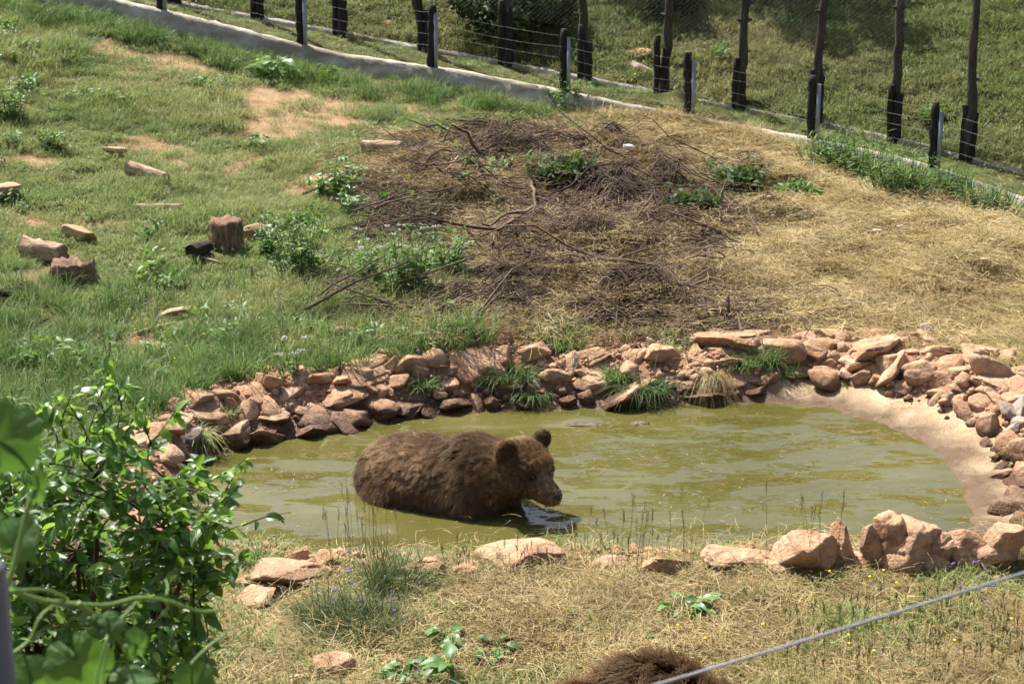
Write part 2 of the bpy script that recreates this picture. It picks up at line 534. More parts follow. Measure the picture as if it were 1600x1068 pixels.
# ------------------------------------------------------------------ fences
def wood_material(name, a, b, c, rough=0.85, scale=1.0):
    m = NM(name, rough, 0.2)
    o = m.pos(True)
    n = m.noise(9 * scale, 8, vec=o, stretch=(2.5, 2.5, 0.35), rough=0.65)
    col = m.ramp(n, [(0.3, a), (0.52, b), (0.72, c)])
    col = m.mix(m.math('MULTIPLY', m.rand(), 0.35), col, b)
    m.color(col); m.bump(n, 0.9, 0.02)
    return m.m
POLE = wood_material('grey_brown_pole', (0.025, 0.019, 0.015), (0.06, 0.048, 0.04), (0.13, 0.11, 0.1))
TAR = wood_material('dark_tarred_wood', (0.011, 0.009, 0.008), (0.026, 0.021, 0.018), (0.06, 0.048, 0.038))
def metal_material(name, c, rough=0.5, metallic=0.6):
    m = NM(name, rough, 0.4); m.b.inputs['Metallic'].default_value = metallic
    col = m.mix(m.ramp(m.noise(14, 6), [(0.4, 0.0), (0.75, 0.6)]), c, tuple(v * 0.55 for v in c))
    m.color(col); return m.m
STEEL = metal_material('galvanised_steel', (0.32, 0.33, 0.35))
WIRE = metal_material('fence_wire', (0.22, 0.23, 0.22), 0.55, 0.3)

tall = thing('mesh_fence', (0, 0, 0), 'tall fence of dark wooden poles strung with diamond wire mesh on the hillside', 'fence')
tall_x = []
rf = np.random.default_rng(11)
def line_x(px, fy):
    d = ray(px, 150); x = 0.0
    for _ in range(40): x = 0.5 * x + 0.5 * d[0] * fy(np.float64(x)) / d[1]
    return float(x)
for px in (30, 155, 283, 410, 537, 665, 792, 915, 1035, 1155, 1275, 1400, 1518, 1640):
    x = line_x(px, yk2); y = float(yk2(x)) - 0.02; z0 = float(k2z(x)); tall_x.append(x)
    H = 2.9
    P = wander((x, y, z0 - 0.25), (x + rf.normal(0, 0.05), y + rf.normal(0, 0.04), z0 + H), 14, 0.03, rf)
    R = np.linspace(0.085, 0.055, 14) * (1 + rf.normal(0, 0.07, 14))
    Vp, Fp = tube(P, R, 9)
    mb = MB(); mb.add(Vp, Fp)
    for k in rf.integers(2, 13, 5):                   # branch stubs
        a = rf.uniform(0, 6.28); q = P[k] + 0.0
        e = q + np.array([math.cos(a), math.sin(a), 0.35]) * 0.13
        mb.add(*tube(np.stack([q, (q + e) / 2, e]), [0.04, 0.032, 0.02], 5))
    obj('post', mb.mesh('pole', True), POLE, tall)
    mb = MB(); hh = rf.uniform(0.75, 1.0)
    q = np.array([x - 0.1, y - 0.05, z0 - 0.25])
    P2 = wander(q, q + np.array([rf.normal(0, 0.02), 0, hh + 0.25]), 8, 0.02, rf)
    mb.add(*tube(P2, 0.055 * (1 + rf.normal(0, 0.12, 8)), 7))
    q = np.array([x + 0.035, y - 0.07, z0 - 0.25])
    P2 = wander(q, q + np.array([0.01, 0, hh * rf.uniform(0.6, 0.9) + 0.25]), 8, 0.02, rf)
    mb.add(*tube(P2, 0.06 * (1 + rf.normal(0, 0.12, 8)), 7))
    obj('stake', mb.mesh('stake', True), TAR, tall)

def lattice(x0, x1, fy, fz, zlo, zhi, cell, r):
    mb = MB(); hgt = zhi - zlo
    for s in (1, -1):
        for u in np.arange(x0 - hgt, x1 + hgt, cell):
            xa, xb = (u, u + hgt) if s > 0 else (u + hgt, u)
            t = np.linspace(0, 1, 4); xs = xa + (xb - xa) * t
            ok = (xs >= x0) & (xs <= x1)
            if not ok.all(): continue
            mb.add(*tube(np.stack([xs, fy(xs) + s * 0.002 - 0.06, fz(xs) + zlo + hgt * t], 1), r, 3, False))
    return mb
tag(obj('wire_mesh', lattice(tall_x[0], tall_x[-1], yk2, k2z, 0.75, 2.75, 0.075, 0.0010).mesh('wire_mesh'), WIRE, tall), kind='stuff')

short = thing('wire_fence', (0, 0, 0), 'low wire fence on short steel posts with dark stakes along the pale kerb', 'fence')
short_x = [line_x(px, yk1) for px in (55, 265, 480, 682, 888, 1083, 1279, 1472, 1668)]
for x in short_x:
    y = float(yk1(x)); z0 = float(k1z(x))
    o = obj('steel_post', mesh_np('steel_post', *box(x, y - 0.02, z0 + 0.3, 0.06, 0.05, 1.1)), STEEL, short)
    mb = MB()
    q = np.array([x - 0.085, y + 0.02, z0 - 0.0])
    P2 = wander(q, q + np.array([rf.normal(0, 0.03), 0, 0.98]), 10, 0.02, rf)
    R = 0.062 * (1 + 0.18 * np.sin(np.arange(10) * 2.4 + rf.uniform(0, 6)) + rf.normal(0, 0.06, 10))
    mb.add(*tube(P2, R, 7))
    obj('stake', mb.mesh('stake', True), TAR, short)
for k, hz in enumerate((0.16, 0.34, 0.52, 0.70, 0.86)):
    pts = []
    for a, b in zip(short_x[:-1], short_x[1:]):
        for t in np.linspace(0, 1, 9)[:-1]:
            x = a + (b - a) * t
            pts.append((x, float(yk1(x)) - 0.05, float(np.interp(x, short_x, [float(k1z(v)) for v in short_x])) + hz - 0.16 * t * (1 - t) * (1 + 0.4 * math.sin(k * 3 + a))))
    obj('wire', (lambda mb: (mb.add(*tube(np.array(pts), 0.0018, 4)), mb.mesh('wire'))[1])(MB()), WIRE, short)

# ------------------------------------------------------------------ grass, straw and other ground cover (uncountable)
def blade_set(r, n, spread, hmin, hmax, width, lean, droop, segs=3):
    """n blades growing from a disc: vertices, triangles and the height fraction of each vertex"""
    a0 = r.uniform(0, 2 * math.pi, n); rr = spread * np.sqrt(r.uniform(0, 1, n))
    base = np.stack([rr * np.cos(a0), rr * np.sin(a0), np.zeros(n)], 1)
    az = a0 + r.normal(0, 1.7, n); L = r.uniform(hmin, hmax, n)
    le = np.abs(r.normal(lean, lean * 0.5, n)); dr = np.abs(r.normal(droop, droop * 0.5, n))
    side = np.stack([-np.sin(az + r.normal(0, .6, n)), np.cos(az), np.zeros(n)], 1)
    out = np.stack([np.cos(az), np.sin(az), np.zeros(n)], 1)
    V = []; A = []
    for k in range(segs + 1):
        t = k / segs
        ang = le + dr * t
        p = base + out * (L * t * np.sin(np.minimum(ang, 2.0)))[:, None] + np.array([0, 0, 1.0]) * (L * t * np.cos(np.minimum(ang, 1.9)))[:, None]
        if k < segs:
            w = width * (1 - 0.75 * t ** 1.5)
            V += [p - side * w / 2, p + side * w / 2]; A += [np.full(n, t), np.full(n, t)]
        else:
            V.append(p); A.append(np.full(n, t))
    m = 2 * segs + 1
    V = np.stack(V, 1).reshape(-1, 3); A = np.stack(A, 1).ravel()
    F = []
    for k in range(segs - 1):
        F += [[2 * k, 2 * k + 1, 2 * k + 3], [2 * k, 2 * k + 3, 2 * k + 2]]
    F.append([2 * segs - 2, 2 * segs - 1, 2 * segs])
    F = (np.arange(n)[:, None, None] * m + np.array(F)[None]).reshape(-1, 3)
    return V, F, A

def straw_set(r, n, spread, lmin, lmax, width, lift):
    """n dry stalks lying loosely on the ground"""
    m = MB()
    c = np.stack([r.normal(0, spread, n), r.normal(0, spread, n), np.abs(r.normal(0, lift, n))], 1)
    az = r.uniform(0, 2 * math.pi, n); L = r.uniform(lmin, lmax, n); bend = r.normal(0, 0.35, n); tilt = r.normal(0, 0.16, n)
    V = []
    for k in range(4):
        t = k / 3 - 0.5
        a = az + bend * t
        p = c + np.stack([np.cos(a), np.sin(a), tilt + 0 * a], 1) * (L * t)[:, None]
        p[:, 2] += 0.018 * (0.25 - t * t) * 4 * r.uniform(0, 1, n)
        s = np.stack([-np.sin(a), np.cos(a), r.normal(0, 0.6, n)], 1) * width / 2
        V += [p - s, p + s]
    V = np.stack(V, 1).reshape(-1, 3)
    F = np.array([[0, 1, 3, 2], [2, 3, 5, 4], [4, 5, 7, 6]])
    return V, (np.arange(n)[:, None, None] * 8 + F[None]).reshape(-1, 4), np.tile(np.repeat(np.linspace(0, 1, 4), 2), n)

def grass_material(name, low, mid, high, dry, dry_amt=0.5, trans=0.35, scale=0.55):
    m = NM(name, 0.55, 0.25)
    base = m.ramp(m.rand(), [(0.0, low), (0.5, mid), (1.0, high)])
    patch = m.ramp(m.noise(scale, 5), [(0.42, 0.0), (0.62, 1.0)])
    c = m.mix(m.math('MULTIPLY', patch, dry_amt), base, dry)
    c = m.mix(m.math('MULTIPLY', m.attr('tip'), 0.3), c, dry)
    m.color(c); m.translucent(c, trans)
    return m.m
G_FIELD = grass_material('field_grass', (0.10, 0.175, 0.04), (0.17, 0.255, 0.07), (0.26, 0.34, 0.125), (0.37, 0.34, 0.14), 0.45)
G_DEEP = grass_material('rank_grass', (0.045, 0.11, 0.022), (0.08, 0.17, 0.036), (0.13, 0.235, 0.06), (0.22, 0.25, 0.085), 0.25)
G_HILL = grass_material('hill_grass', (0.095, 0.145, 0.035), (0.145, 0.20, 0.055), (0.20, 0.25, 0.085), (0.29, 0.25, 0.11), 0.65, 0.3, 0.35)
G_DRY = grass_material('dry_straw', (0.25, 0.175, 0.07), (0.44, 0.335, 0.145), (0.60, 0.49, 0.25), (0.19, 0.155, 0.05), 0.62, 0.2, 1.7)
G_DARK = grass_material('dark_shore_grass', (0.022, 0.055, 0.012), (0.04, 0.09, 0.02), (0.07, 0.13, 0.032), (0.16, 0.15, 0.06), 0.2)
G_BROWN = grass_material('brown_straw', (0.11, 0.072, 0.034), (0.20, 0.135, 0.062), (0.31, 0.225, 0.105), (0.22, 0.16, 0.06), 0.5, 0.2, 0.9)

protos = {}
def proto_collection(name, meshes, mat):
    c = bpy.data.collections.new(name)
    for k, me in enumerate(meshes):
        if not me.materials: me.materials.append(mat)
        o = bpy.data.objects.new(f'{name}_{k:02d}', me); c.objects.link(o)
    return c

def tuft_mesh(name, data):
    V, F, A = data
    me = mesh_np(name, V, F); attr(me, 'tip', A)
    return me

def scatter(name, P, scale, coll, ncoll, label, cat, tilt=0.15, r=rng, parent=None):
    n = len(P)
    me = bpy.data.meshes.new(name); me.vertices.add(n); me.vertices.foreach_set('co', np.asarray(P, np.float32).ravel())
    rot = np.stack([r.normal(0, tilt, n), r.normal(0, tilt, n), r.uniform(0, 2 * math.pi, n)], 1)
    attr(me, 'rot', rot, 'FLOAT_VECTOR'); attr(me, 'scl', scale); attr(me, 'idx', r.integers(0, ncoll, n), 'INT')
    o = obj(name, me, parent=parent)
    ng = bpy.data.node_groups.new(name, 'GeometryNodeTree')
    ng.interface.new_socket('Geometry', in_out='INPUT', socket_type='NodeSocketGeometry')
    ng.interface.new_socket('Geometry', in_out='OUTPUT', socket_type='NodeSocketGeometry')
    gi, go = ng.nodes.new('NodeGroupInput'), ng.nodes.new('NodeGroupOutput')
    ci = ng.nodes.new('GeometryNodeCollectionInfo'); ci.inputs[0].default_value = coll
    ci.inputs['Separate Children'].default_value = True; ci.inputs['Reset Children'].default_value = True
    ip = ng.nodes.new('GeometryNodeInstanceOnPoints'); ip.inputs['Pick Instance'].default_value = True
    def na(nm, t):
        x = ng.nodes.new('GeometryNodeInputNamedAttribute'); x.data_type = t; x.inputs[0].default_value = nm
        return next(s for s in x.outputs if s.enabled and s.name == 'Attribute')
    L = ng.links
    L.new(gi.outputs[0], ip.inputs['Points']); L.new(ci.outputs[0], ip.inputs['Instance'])
    L.new(na('idx', 'INT'), ip.inputs['Instance Index']); L.new(na('rot', 'FLOAT_VECTOR'), ip.inputs['Rotation']); L.new(na('scl', 'FLOAT'), ip.inputs['Scale'])
    L.new(ip.outputs[0], go.inputs[0])
    mod = o.modifiers.new('scatter', 'NODES'); mod.node_group = ng
    if label: tag(o, label, cat)
    return tag(o, kind='stuff')

def candidates(n, x0, x1, y0, y1, seed):
    r = np.random.default_rng(seed)
    return r.uniform(x0, x1, n), r.uniform(y0, y1, n), r

def in_view(x, y, z, m=70):
    d = y * math.cos(PITCH) + (CAM_H - z) * math.sin(PITCH)
    px = 800 + FPX * x / d
    py = 534 + FPX * ((CAM_H - z) * math.cos(PITCH) - y * math.sin(PITCH)) / d
    return (px > -m * 2.5) & (px < 1600 + m * 2.5) & (py > -m) & (py < 1068 + m * 2)

r0 = np.random.default_rng(5)
C_FIELD = proto_collection('field_tuft', [tuft_mesh('field_tuft', blade_set(r0, 105, 0.20, 0.09, 0.27, 0.0075, 0.28, 0.7)) for _ in range(6)], G_FIELD)
C_SHORT = proto_collection('short_tuft', [tuft_mesh('short_tuft', blade_set(r0, 95, 0.20, 0.04, 0.12, 0.0065, 0.4, 0.7)) for _ in range(5)], G_FIELD)
C_DEEP = proto_collection('rank_tuft', [tuft_mesh('rank_tuft', blade_set(r0, 80, 0.16, 0.16, 0.42, 0.009, 0.22, 0.6)) for _ in range(5)], G_DEEP)
C_HILL = proto_collection('hill_tuft', [tuft_mesh('hill_tuft', blade_set(r0, 110, 0.30, 0.06, 0.18, 0.010, 0.4, 0.7)) for _ in range(5)], G_HILL)
C_STRAW = proto_collection('straw_mat', [tuft_mesh('straw_mat', straw_set(r0, 190, 0.20, 0.07, 0.26, 0.0034, 0.018)) for _ in range(6)], G_DRY)
C_NEAR = proto_collection('fine_straw_mat', [tuft_mesh('fine_straw_mat', straw_set(r0, 260, 0.19, 0.05, 0.20, 0.0022, 0.012)) for _ in range(6)], G_DRY)
C_BROWN = proto_collection('brown_mat', [tuft_mesh('brown_mat', straw_set(r0, 170, 0.20, 0.07, 0.24, 0.0034, 0.018)) for _ in range(6)], G_BROWN)
C_DRYT = proto_collection('dry_tuft', [tuft_mesh('dry_tuft', blade_set(r0, 70, 0.13, 0.05, 0.19, 0.0036, 0.75, 0.9)) for _ in range(5)], G_DRY)

_lg = on_ground(598, 262)
def clear_w(x, y): return np.exp(-(((x - _lg[0]) / 0.75) ** 2 + ((y - _lg[1]) / 0.8) ** 2) ** 2)
def brush_w(x, y): return (1 - clear_w(x, y)) * sstep(0.45, -0.5, poly_sd(x, y, BRUSH) + 0.8 * (fbm(x * 1.1, y * 1.1, 77) - 0.5))

# green field, left
x, y, r = candidates(21000, -9, 8.5, 9.4, 28.6, 21)
st, sa, gr, bk, dd = zones(x, y); z = ground(x, y)
ok = (r.uniform(0, 1, len(x)) < np.maximum(gr, np.where(y < 12.3, 0.35, 0)) * np.where(y < 13, 0.8, 1.0)) & (y < yk1(x) - 0.15) & (dd > 0.15) & in_view(x, y, z)
x, y, z, st = x[ok], y[ok], z[ok], st[ok]
tallness = fbm(x * 0.7, y * 0.7, 88)
big = (tallness > 0.44) & (y > 14)
scatter('meadow_grass', np.stack([x, y, z - 0.01], 1)[big], r.uniform(0.7, 1.25, big.sum()) * (0.55 + 2.2 * np.clip(tallness[big] - 0.44, 0, .3)), C_FIELD, 6, 'tall green meadow grass on the slope left of the pond', 'grass')
scatter('short_grass', np.stack([x, y, z - 0.01], 1)[~big], r.uniform(0.7, 1.3, (~big).sum()), C_SHORT, 5, 'short green grass between the bare patches of the slope', 'grass')
# rank green grass along the kerb, the strip and behind the left rim
x, y, r = candidates(15000, -9, 9.5, 13.5, 30.5, 22)
a = yk1(x); z = ground(x, y)
_, _, gr, bk, dd = zones(x, y)
left_rim = sstep(1.3, 0.6, dd) * sstep(0.5, 0.75, dd) * (x < -0.3) * 0.8
k_ = (y < a - 0.18) & (y > a - 1.6)
kerb_g = k_ * sstep(1.6, 0.5, a - y) * np.where(x < 1.6, 1.0, np.where(x > 4.6, 1.0, 0.12)) * sstep(0.3, 0.5, fbm(x * 1.1, y * 1.1, 31) + 0.12)
lowleft = sstep(-0.2, -1.5, x + 0.9) * sstep(19.5, 17.0, y) * (y < a) * gr * 0.45
ok = (r.uniform(0, 1, len(x)) < np.maximum(np.maximum(kerb_g, left_rim), lowleft)) & (y < a - 0.12) & (dd > 0.5) & in_view(x, y, z)
scatter('rank_grass', np.stack([x, y, z - 0.01], 1)[ok], (r.uniform(0.6, 1.15, len(x)) * np.where((a - y < 0.7) & (y > 20), 0.55, 1.0))[ok], C_DEEP, 5, 'lush dark green grass growing along the kerb and behind the stones', 'grass')
ok = (y > a + 0.13) & (y < yk2(x) - 0.1) & (r.uniform(0, 1, len(x)) < 0.75 * sstep(0.33, 0.55, fbm(x * 1.5, y * 1.5, 12))) & in_view(x, y, z)
scatter('strip_grass', np.stack([x, y, z - 0.01], 1)[ok], r.uniform(0.6, 1.1, ok.sum()), C_SHORT, 5, 'green grass in the strip between the two kerbs', 'grass')
# hillside
x, y, r = candidates(19000, -9, 14, 21, 40, 23)
z = ground(x, y); ok = (y > yk2(x) + 0.12) & in_view(x, y, z)
scatter('hillside_grass', np.stack([x, y, z - 0.01], 1)[ok], r.uniform(0.7, 1.35, ok.sum()), C_HILL, 5, 'olive green grass covering the hillside behind the fence', 'grass')
# straw
x, y, r = candidates(20000, -4, 9, 9.3, 28.4, 24)
st, sa, gr, bk, dd = zones(x, y); z = ground(x, y)
bw = brush_w(x, y)
ok = (r.uniform(0, 1, len(x)) < st * 0.85 * (1 - 0.4 * bw)) & (y < yk1(x) - 0.12) & (dd > np.where(y < 13, 0.42, 0.15)) & in_view(x, y, z)
brown = r.uniform(0, 1, len(x)) < np.maximum(bw * 0.9, 0.15 + 0.45 * sstep(3.0, 1.0, x) * (y > 16.5))
near = y < 12.6
brown |= near & (r.uniform(0, 1, len(x)) < 0.2)
for nm, sel, cc, lb in (('near_straw', ok & near & ~brown & (r.uniform(0, 1, len(x)) < 0.8), C_NEAR, 'thin dry grass flattened over the near shore'), ('straw', ok & ~brown & ~near, C_STRAW, 'pale golden hay spread over the ground right of the brush'), ('brown_straw', ok & brown, C_BROWN, 'brown dry stalks matted beneath the brush pile')):
    scatter(nm, np.stack([x, y, z + 0.004], 1)[sel], r.uniform(0.7, 1.3, sel.sum()), cc, 6, lb, 'straw', 0.12)
x, y, r = candidates(13000, -4, 9, 9.3, 28.4, 25)
st, sa, gr, bk, dd = zones(x, y); z = ground(x, y)
ok = (r.uniform(0, 1, len(x)) < np.maximum(st * (0.15 + 1.2 * sstep(0.45, 0.6, fbm(x * 1.5, y * 2.0, 21, 3))), 0.12 * (y < 12.4))) & (y < yk1(x) - 0.12) & (dd > np.where(y < 13, 0.4, 0.2)) & in_view(x, y, z)
scatter('dry_grass', np.stack([x, y, z - 0.01], 1)[ok], r.uniform(0.7, 1.7, ok.sum()), C_DRYT, 5, 'withered yellow grass standing in tufts on the hay', 'grass')
# tall withered grass hiding the kerb behind the hay
x, y, r = candidates(2600, 0.9, 5.0, 25.5, 28.6, 26)
a = yk1(x); z = ground(x, y)
ok = (y < a - 0.1) & (y > a - 1.5) & (r.uniform(0, 1, len(x)) < sstep(1.5, 0.4, a - y) * sstep(0.9, 1.6, x) * sstep(5.0, 4.3, x)) & in_view(x, y, z)
scatter('tall_dry_grass', np.stack([x, y, z - 0.01], 1)[ok], r.uniform(1.2, 2.3, ok.sum()), C_DRYT, 5, 'tall withered grass hiding part of the kerb behind the hay', 'grass')

# ------------------------------------------------------------------ stones
def ico(sub):
    t = (1 + 5 ** 0.5) / 2
    V = [(-1, t, 0), (1, t, 0), (-1, -t, 0), (1, -t, 0), (0, -1, t), (0, 1, t), (0, -1, -t), (0, 1, -t), (t, 0, -1), (t, 0, 1), (-t, 0, -1), (-t, 0, 1)]
    F = [(0, 11, 5), (0, 5, 1), (0, 1, 7), (0, 7, 10), (0, 10, 11), (1, 5, 9), (5, 11, 4), (11, 10, 2), (10, 7, 6), (7, 1, 8),
         (3, 9, 4), (3, 4, 2), (3, 2, 6), (3, 6, 8), (3, 8, 9), (4, 9, 5), (2, 4, 11), (6, 2, 10), (8, 6, 7), (9, 8, 1)]
    V = [np.array(v) / np.linalg.norm(v) for v in V]
    for _ in range(sub):
        mid = {}; G = []
        def m(a, b):
            k = (min(a, b), max(a, b))
            if k not in mid:
                v = V[a] + V[b]; V.append(v / np.linalg.norm(v)); mid[k] = len(V) - 1
            return mid[k]
        for a, b, c in F:
            x, y, z = m(a, b), m(b, c), m(c, a)
            G += [(a, x, z), (b, y, x), (c, z, y), (x, y, z)]
        F = G
    return np.array(V), np.array(F)
ICO3, ICO4 = ico(3), ico(4)

def rock_mesh(seed, sub=3, planes=15, crumble=0.09):
    """angular broken stone about one unit across: cut planes, chipped edges, rough faces"""
    r = np.random.default_rng(seed)
    D, F = ICO4 if sub == 4 else ICO3
    nrm = r.normal(0, 1, (planes, 3)); nrm[:3] *= np.array([0.25, 0.25, 1.0]); nrm /= np.linalg.norm(nrm, axis=1)[:, None]
    off = r.uniform(0.28, 0.45, planes)
    dot = D @ nrm.T
    rad = np.min(np.where(dot > 0.1, off / np.maximum(dot, 0.1), 9), axis=1)
    rad = np.minimum(rad, 0.62)
    P = D * rad[:, None]
    n1 = fbm3(P * 2.6 + seed, seed, 2) - 0.5
    n2 = fbm3(P * 11 + seed * 3, seed + 5, 3) - 0.5
    strata = np.abs(((P[:, 2] + 0.12 * n1) * 4.1 + 0.3 * P[:, 0] + seed * 0.37) % 1 - 0.5)
    rad = rad * (1 + crumble * 1.0 * n1 + crumble * 0.8 * n2 - crumble * 2.2 * np.maximum(0.10 - strata, 0) * 4 * (n1 > -0.06))
    me = mesh_np('rock', D * rad[:, None], F)
    return me

def rock_material(name, dark, mid, light, tintvar=0.5):
    m = NM(name, 0.92, 0.2)
    o = m.pos()
    n = m.noise(3.2, 9, vec=o, rough=0.62)
    c = m.ramp(n, [(0.28, dark), (0.5, mid), (0.72, light)])
    c = m.mix(m.math('MULTIPLY', m.rand(), tintvar), c, m.ramp(m.noise(1.2, 6), [(0.4, (0.42, 0.31, 0.22)), (0.6, (0.40, 0.24, 0.155))]))
    dust = m.ramp(m.noise(14, 7, vec=o, rough=0.7), [(0.35, 0.25), (0.7, 0.72)])
    c = m.mix(0.55, c, dust, 'OVERLAY')
    crack = m.ramp(m.noise(6, 8, vec=o, rough=0.7, stretch=(1, 1, 2.2)), [(0.36, 1.0), (0.41, 0.0)])
    c = m.mix(m.math('MULTIPLY', crack, 0.45), c, (0.10, 0.05, 0.03))
    sep = m.n('ShaderNodeSeparateXYZ'); m.link(m.pos(), sep.inputs[0])
    h = m.math('ADD', sep.outputs[2], m.math('MULTIPLY', m.math('SUBTRACT', m.noise(3.5, 5), 0.5), 0.18))
    wet = m.ramp(h, [(0.09, 1.0), (0.21, 0.0)])
    c = m.mix(wet, c, m.mix(1.0, c, (0.27, 0.22, 0.19), 'MULTIPLY'))
    m.color(c); m.rough(m.ramp(wet, [(0.0, 0.92), (1.0, 0.3)]))
    m.bump(m.math('ADD', m.noise(9, 9, vec=o, rough=0.7), m.math('MULTIPLY', m.noise(45, 5, vec=o), 0.4)), 1.0, 0.035)
    return m.m
RED = rock_material('red_sandstone', (0.19, 0.095, 0.05), (0.42, 0.245, 0.14), (0.60, 0.42, 0.28))
GREYR = rock_material('grey_stone', (0.11, 0.09, 0.075), (0.26, 0.22, 0.185), (0.38, 0.34, 0.29), 0.25)

ROCKV = [rock_mesh(100 + k, 3) for k in range(14)]
HEROV = [rock_mesh(200 + k, 4, 13, 0.12) for k in range(14)]
for me in ROCKV + HEROV: me.materials.append(RED)
GREYV = [rock_mesh(300 + k, 3) for k in range(3)]
for me in GREYV: me.materials.append(GREYR)
rr_ = np.random.default_rng(31)

def place_rock(cx, cy, w, h, label, group=None, hero=False, grey=False, sink=0.25, tilt=0.25, mesh=None, front=False):
    p = on_ground(cx, max(cy + 0.42 * h, 889 if front else 0))
    s = px_scale(p)
    W = w / s * (1.08 if front else 1.2)
    Hh = max((h - 0.2 * w) / s / 0.95, 0.36 * W) * 1.25
    yc = p[1] + W * (0.22 if front else 0.3)
    q = at_y(cx, cy, yc)
    zc = min(q[2], p[2] + 0.5 * Hh) if not front else q[2]
    zc -= 0.03 if front else 0.10 * Hh
    g_ = float(ground(np.array([q[0]]), np.array([yc]))[0]) - 0.05
    if zc - 0.4 * Hh > g_:
        top = zc + 0.4 * Hh; Hh = (top - g_) / 0.8; zc = (top + g_) / 2
    me = mesh or (GREYV[rr_.integers(3)] if grey else HEROV[rr_.integers(14)] if hero else ROCKV[rr_.integers(14)])
    o = obj('rock', me, None, loc=(q[0], yc, zc), rot=(rr_.normal(0, tilt), rr_.normal(0, tilt), rr_.uniform(0, 6.28)), scale=(W, W * 0.9, Hh))
    return tag(o, label, 'rock', group)

BACK_L = [(215, 678, 95, 45), (310, 638, 78, 42), (345, 614, 48, 20), (395, 611, 58, 26), (360, 680, 72, 52), (428, 648, 68, 36), (420, 684, 58, 40),
          (458, 611, 48, 24), (500, 591, 55, 26), (530, 611, 74, 32), (563, 575, 100, 44), (495, 664, 78, 46), (548, 648, 54, 50), (505, 628, 42, 24),
          (595, 638, 62, 46), (618, 553, 44, 20), (650, 567, 58, 46), (645, 634, 60, 36), (255, 700, 60, 34), (275, 655, 40, 24), (470, 640, 40, 26), (330, 655, 36, 22),
          (580, 600, 46, 26), (700, 628, 56, 30), (620, 590, 44, 26)]
BACK_M = [(742, 574, 112, 62), (780, 558, 48, 42), (838, 546, 48, 42), (873, 588, 46, 34), (925, 597, 62, 42), (910, 556, 72, 18), (866, 570, 17, 16),
          (847, 612, 22, 16), (955, 628, 84, 30), (983, 554, 44, 26), (1035, 549, 44, 44), (945, 532, 36, 16), (1070, 527, 54, 24), (1150, 531, 100, 44),
          (1128, 547, 28, 18), (968, 603, 24, 20), (770, 630, 30, 28), (810, 600, 36, 24), (700, 600, 40, 30), (1010, 600, 40, 26), (1075, 598, 44, 30), (1140, 590, 40, 24), (1185, 610, 40, 18), (1100, 622, 50, 20), (880, 625, 40, 18), (820, 628, 36, 18)]
BACK_R = [(1302, 522, 46, 22), (1358, 544, 88, 46), (1382, 520, 32, 15), (1422, 524, 46, 22), (1275, 544, 64, 42), (1393, 564, 50, 50), (1440, 578, 50, 54),
          (1458, 535, 58, 18), (1530, 549, 50, 38), (1572, 559, 48, 26), (1203, 586, 44, 30), (1250, 580, 30, 28), (1280, 582, 26, 30), (1297, 590, 22, 16),
          (1322, 584, 36, 26), (1350, 588, 37, 34), (1372, 592, 30, 27), (1396, 597, 32, 25), (1418, 598, 30, 27), (1503, 622, 28, 28), (1505, 602, 40, 22),
          (1492, 579, 62, 26), (1560, 599, 78, 24), (1545, 630, 50, 22), (1547, 658, 34, 50), (1583, 693, 60, 58), (1600, 580, 50, 24), (1465, 612, 30, 20), (1595, 620, 44, 24), (1235, 556, 40, 24), (1330, 560, 34, 22), (1600, 735, 44, 40), (1500, 558, 44, 22), (1595, 770, 40, 30)]
OWN = {(563, 575): 'largest smooth domed rock crowning the bank at the meadow side', (215, 678): 'broad flat rock beside the leafy bush at the end of the bank', (310, 638): 'blocky pale rock on the bank near the leafy bush', (742, 574): 'largest reddish rock face in the bank below the brush pile', (1150, 531): 'long flat rock slab lying along the top of the far bank', (1358, 544): 'largest rounded red stone of the heap above the beach', (1440, 578): 'tall pale stone standing in the heap above the beach', (1393, 564): 'tan upright stone beside the tall pale stone above the beach', (1583, 693): 'big rough block at the side of the sandy beach', (910, 556): 'thin flat slab in the grass on top of the far bank', (650, 567): 'grey brown pointed rock where meadow and brush meet on the bank', (955, 628): 'wet dark rock at the waterline of the far bank'}
for row, lab, grp in ((BACK_L, 'reddish brown rock in the stone bank between the pond and the tall grass', 'stones of the bank below the meadow'),
                      (BACK_M, 'sandstone rock in the weedy stone bank between the pond and the brush pile', 'stones of the bank below the brush pile'),
                      (BACK_R, 'pale reddish stone heaped above the sandy beach below the hay', 'stones above the sandy beach')):
    for (cx, cy, w, h) in row:
        own = OWN.get((cx, cy))
        place_rock(cx, cy, w, h, own or lab, None if own else grp, hero=w > 66)
for (cx, cy, w, h) in [(1484, 624, 22, 26), (1580, 643, 38, 32), (1598, 660, 30, 26)]:
    place_rock(cx, cy, w, h, 'grey stone lodged among the reddish stones by the sandy beach', 'grey stones by the beach', grey=True)

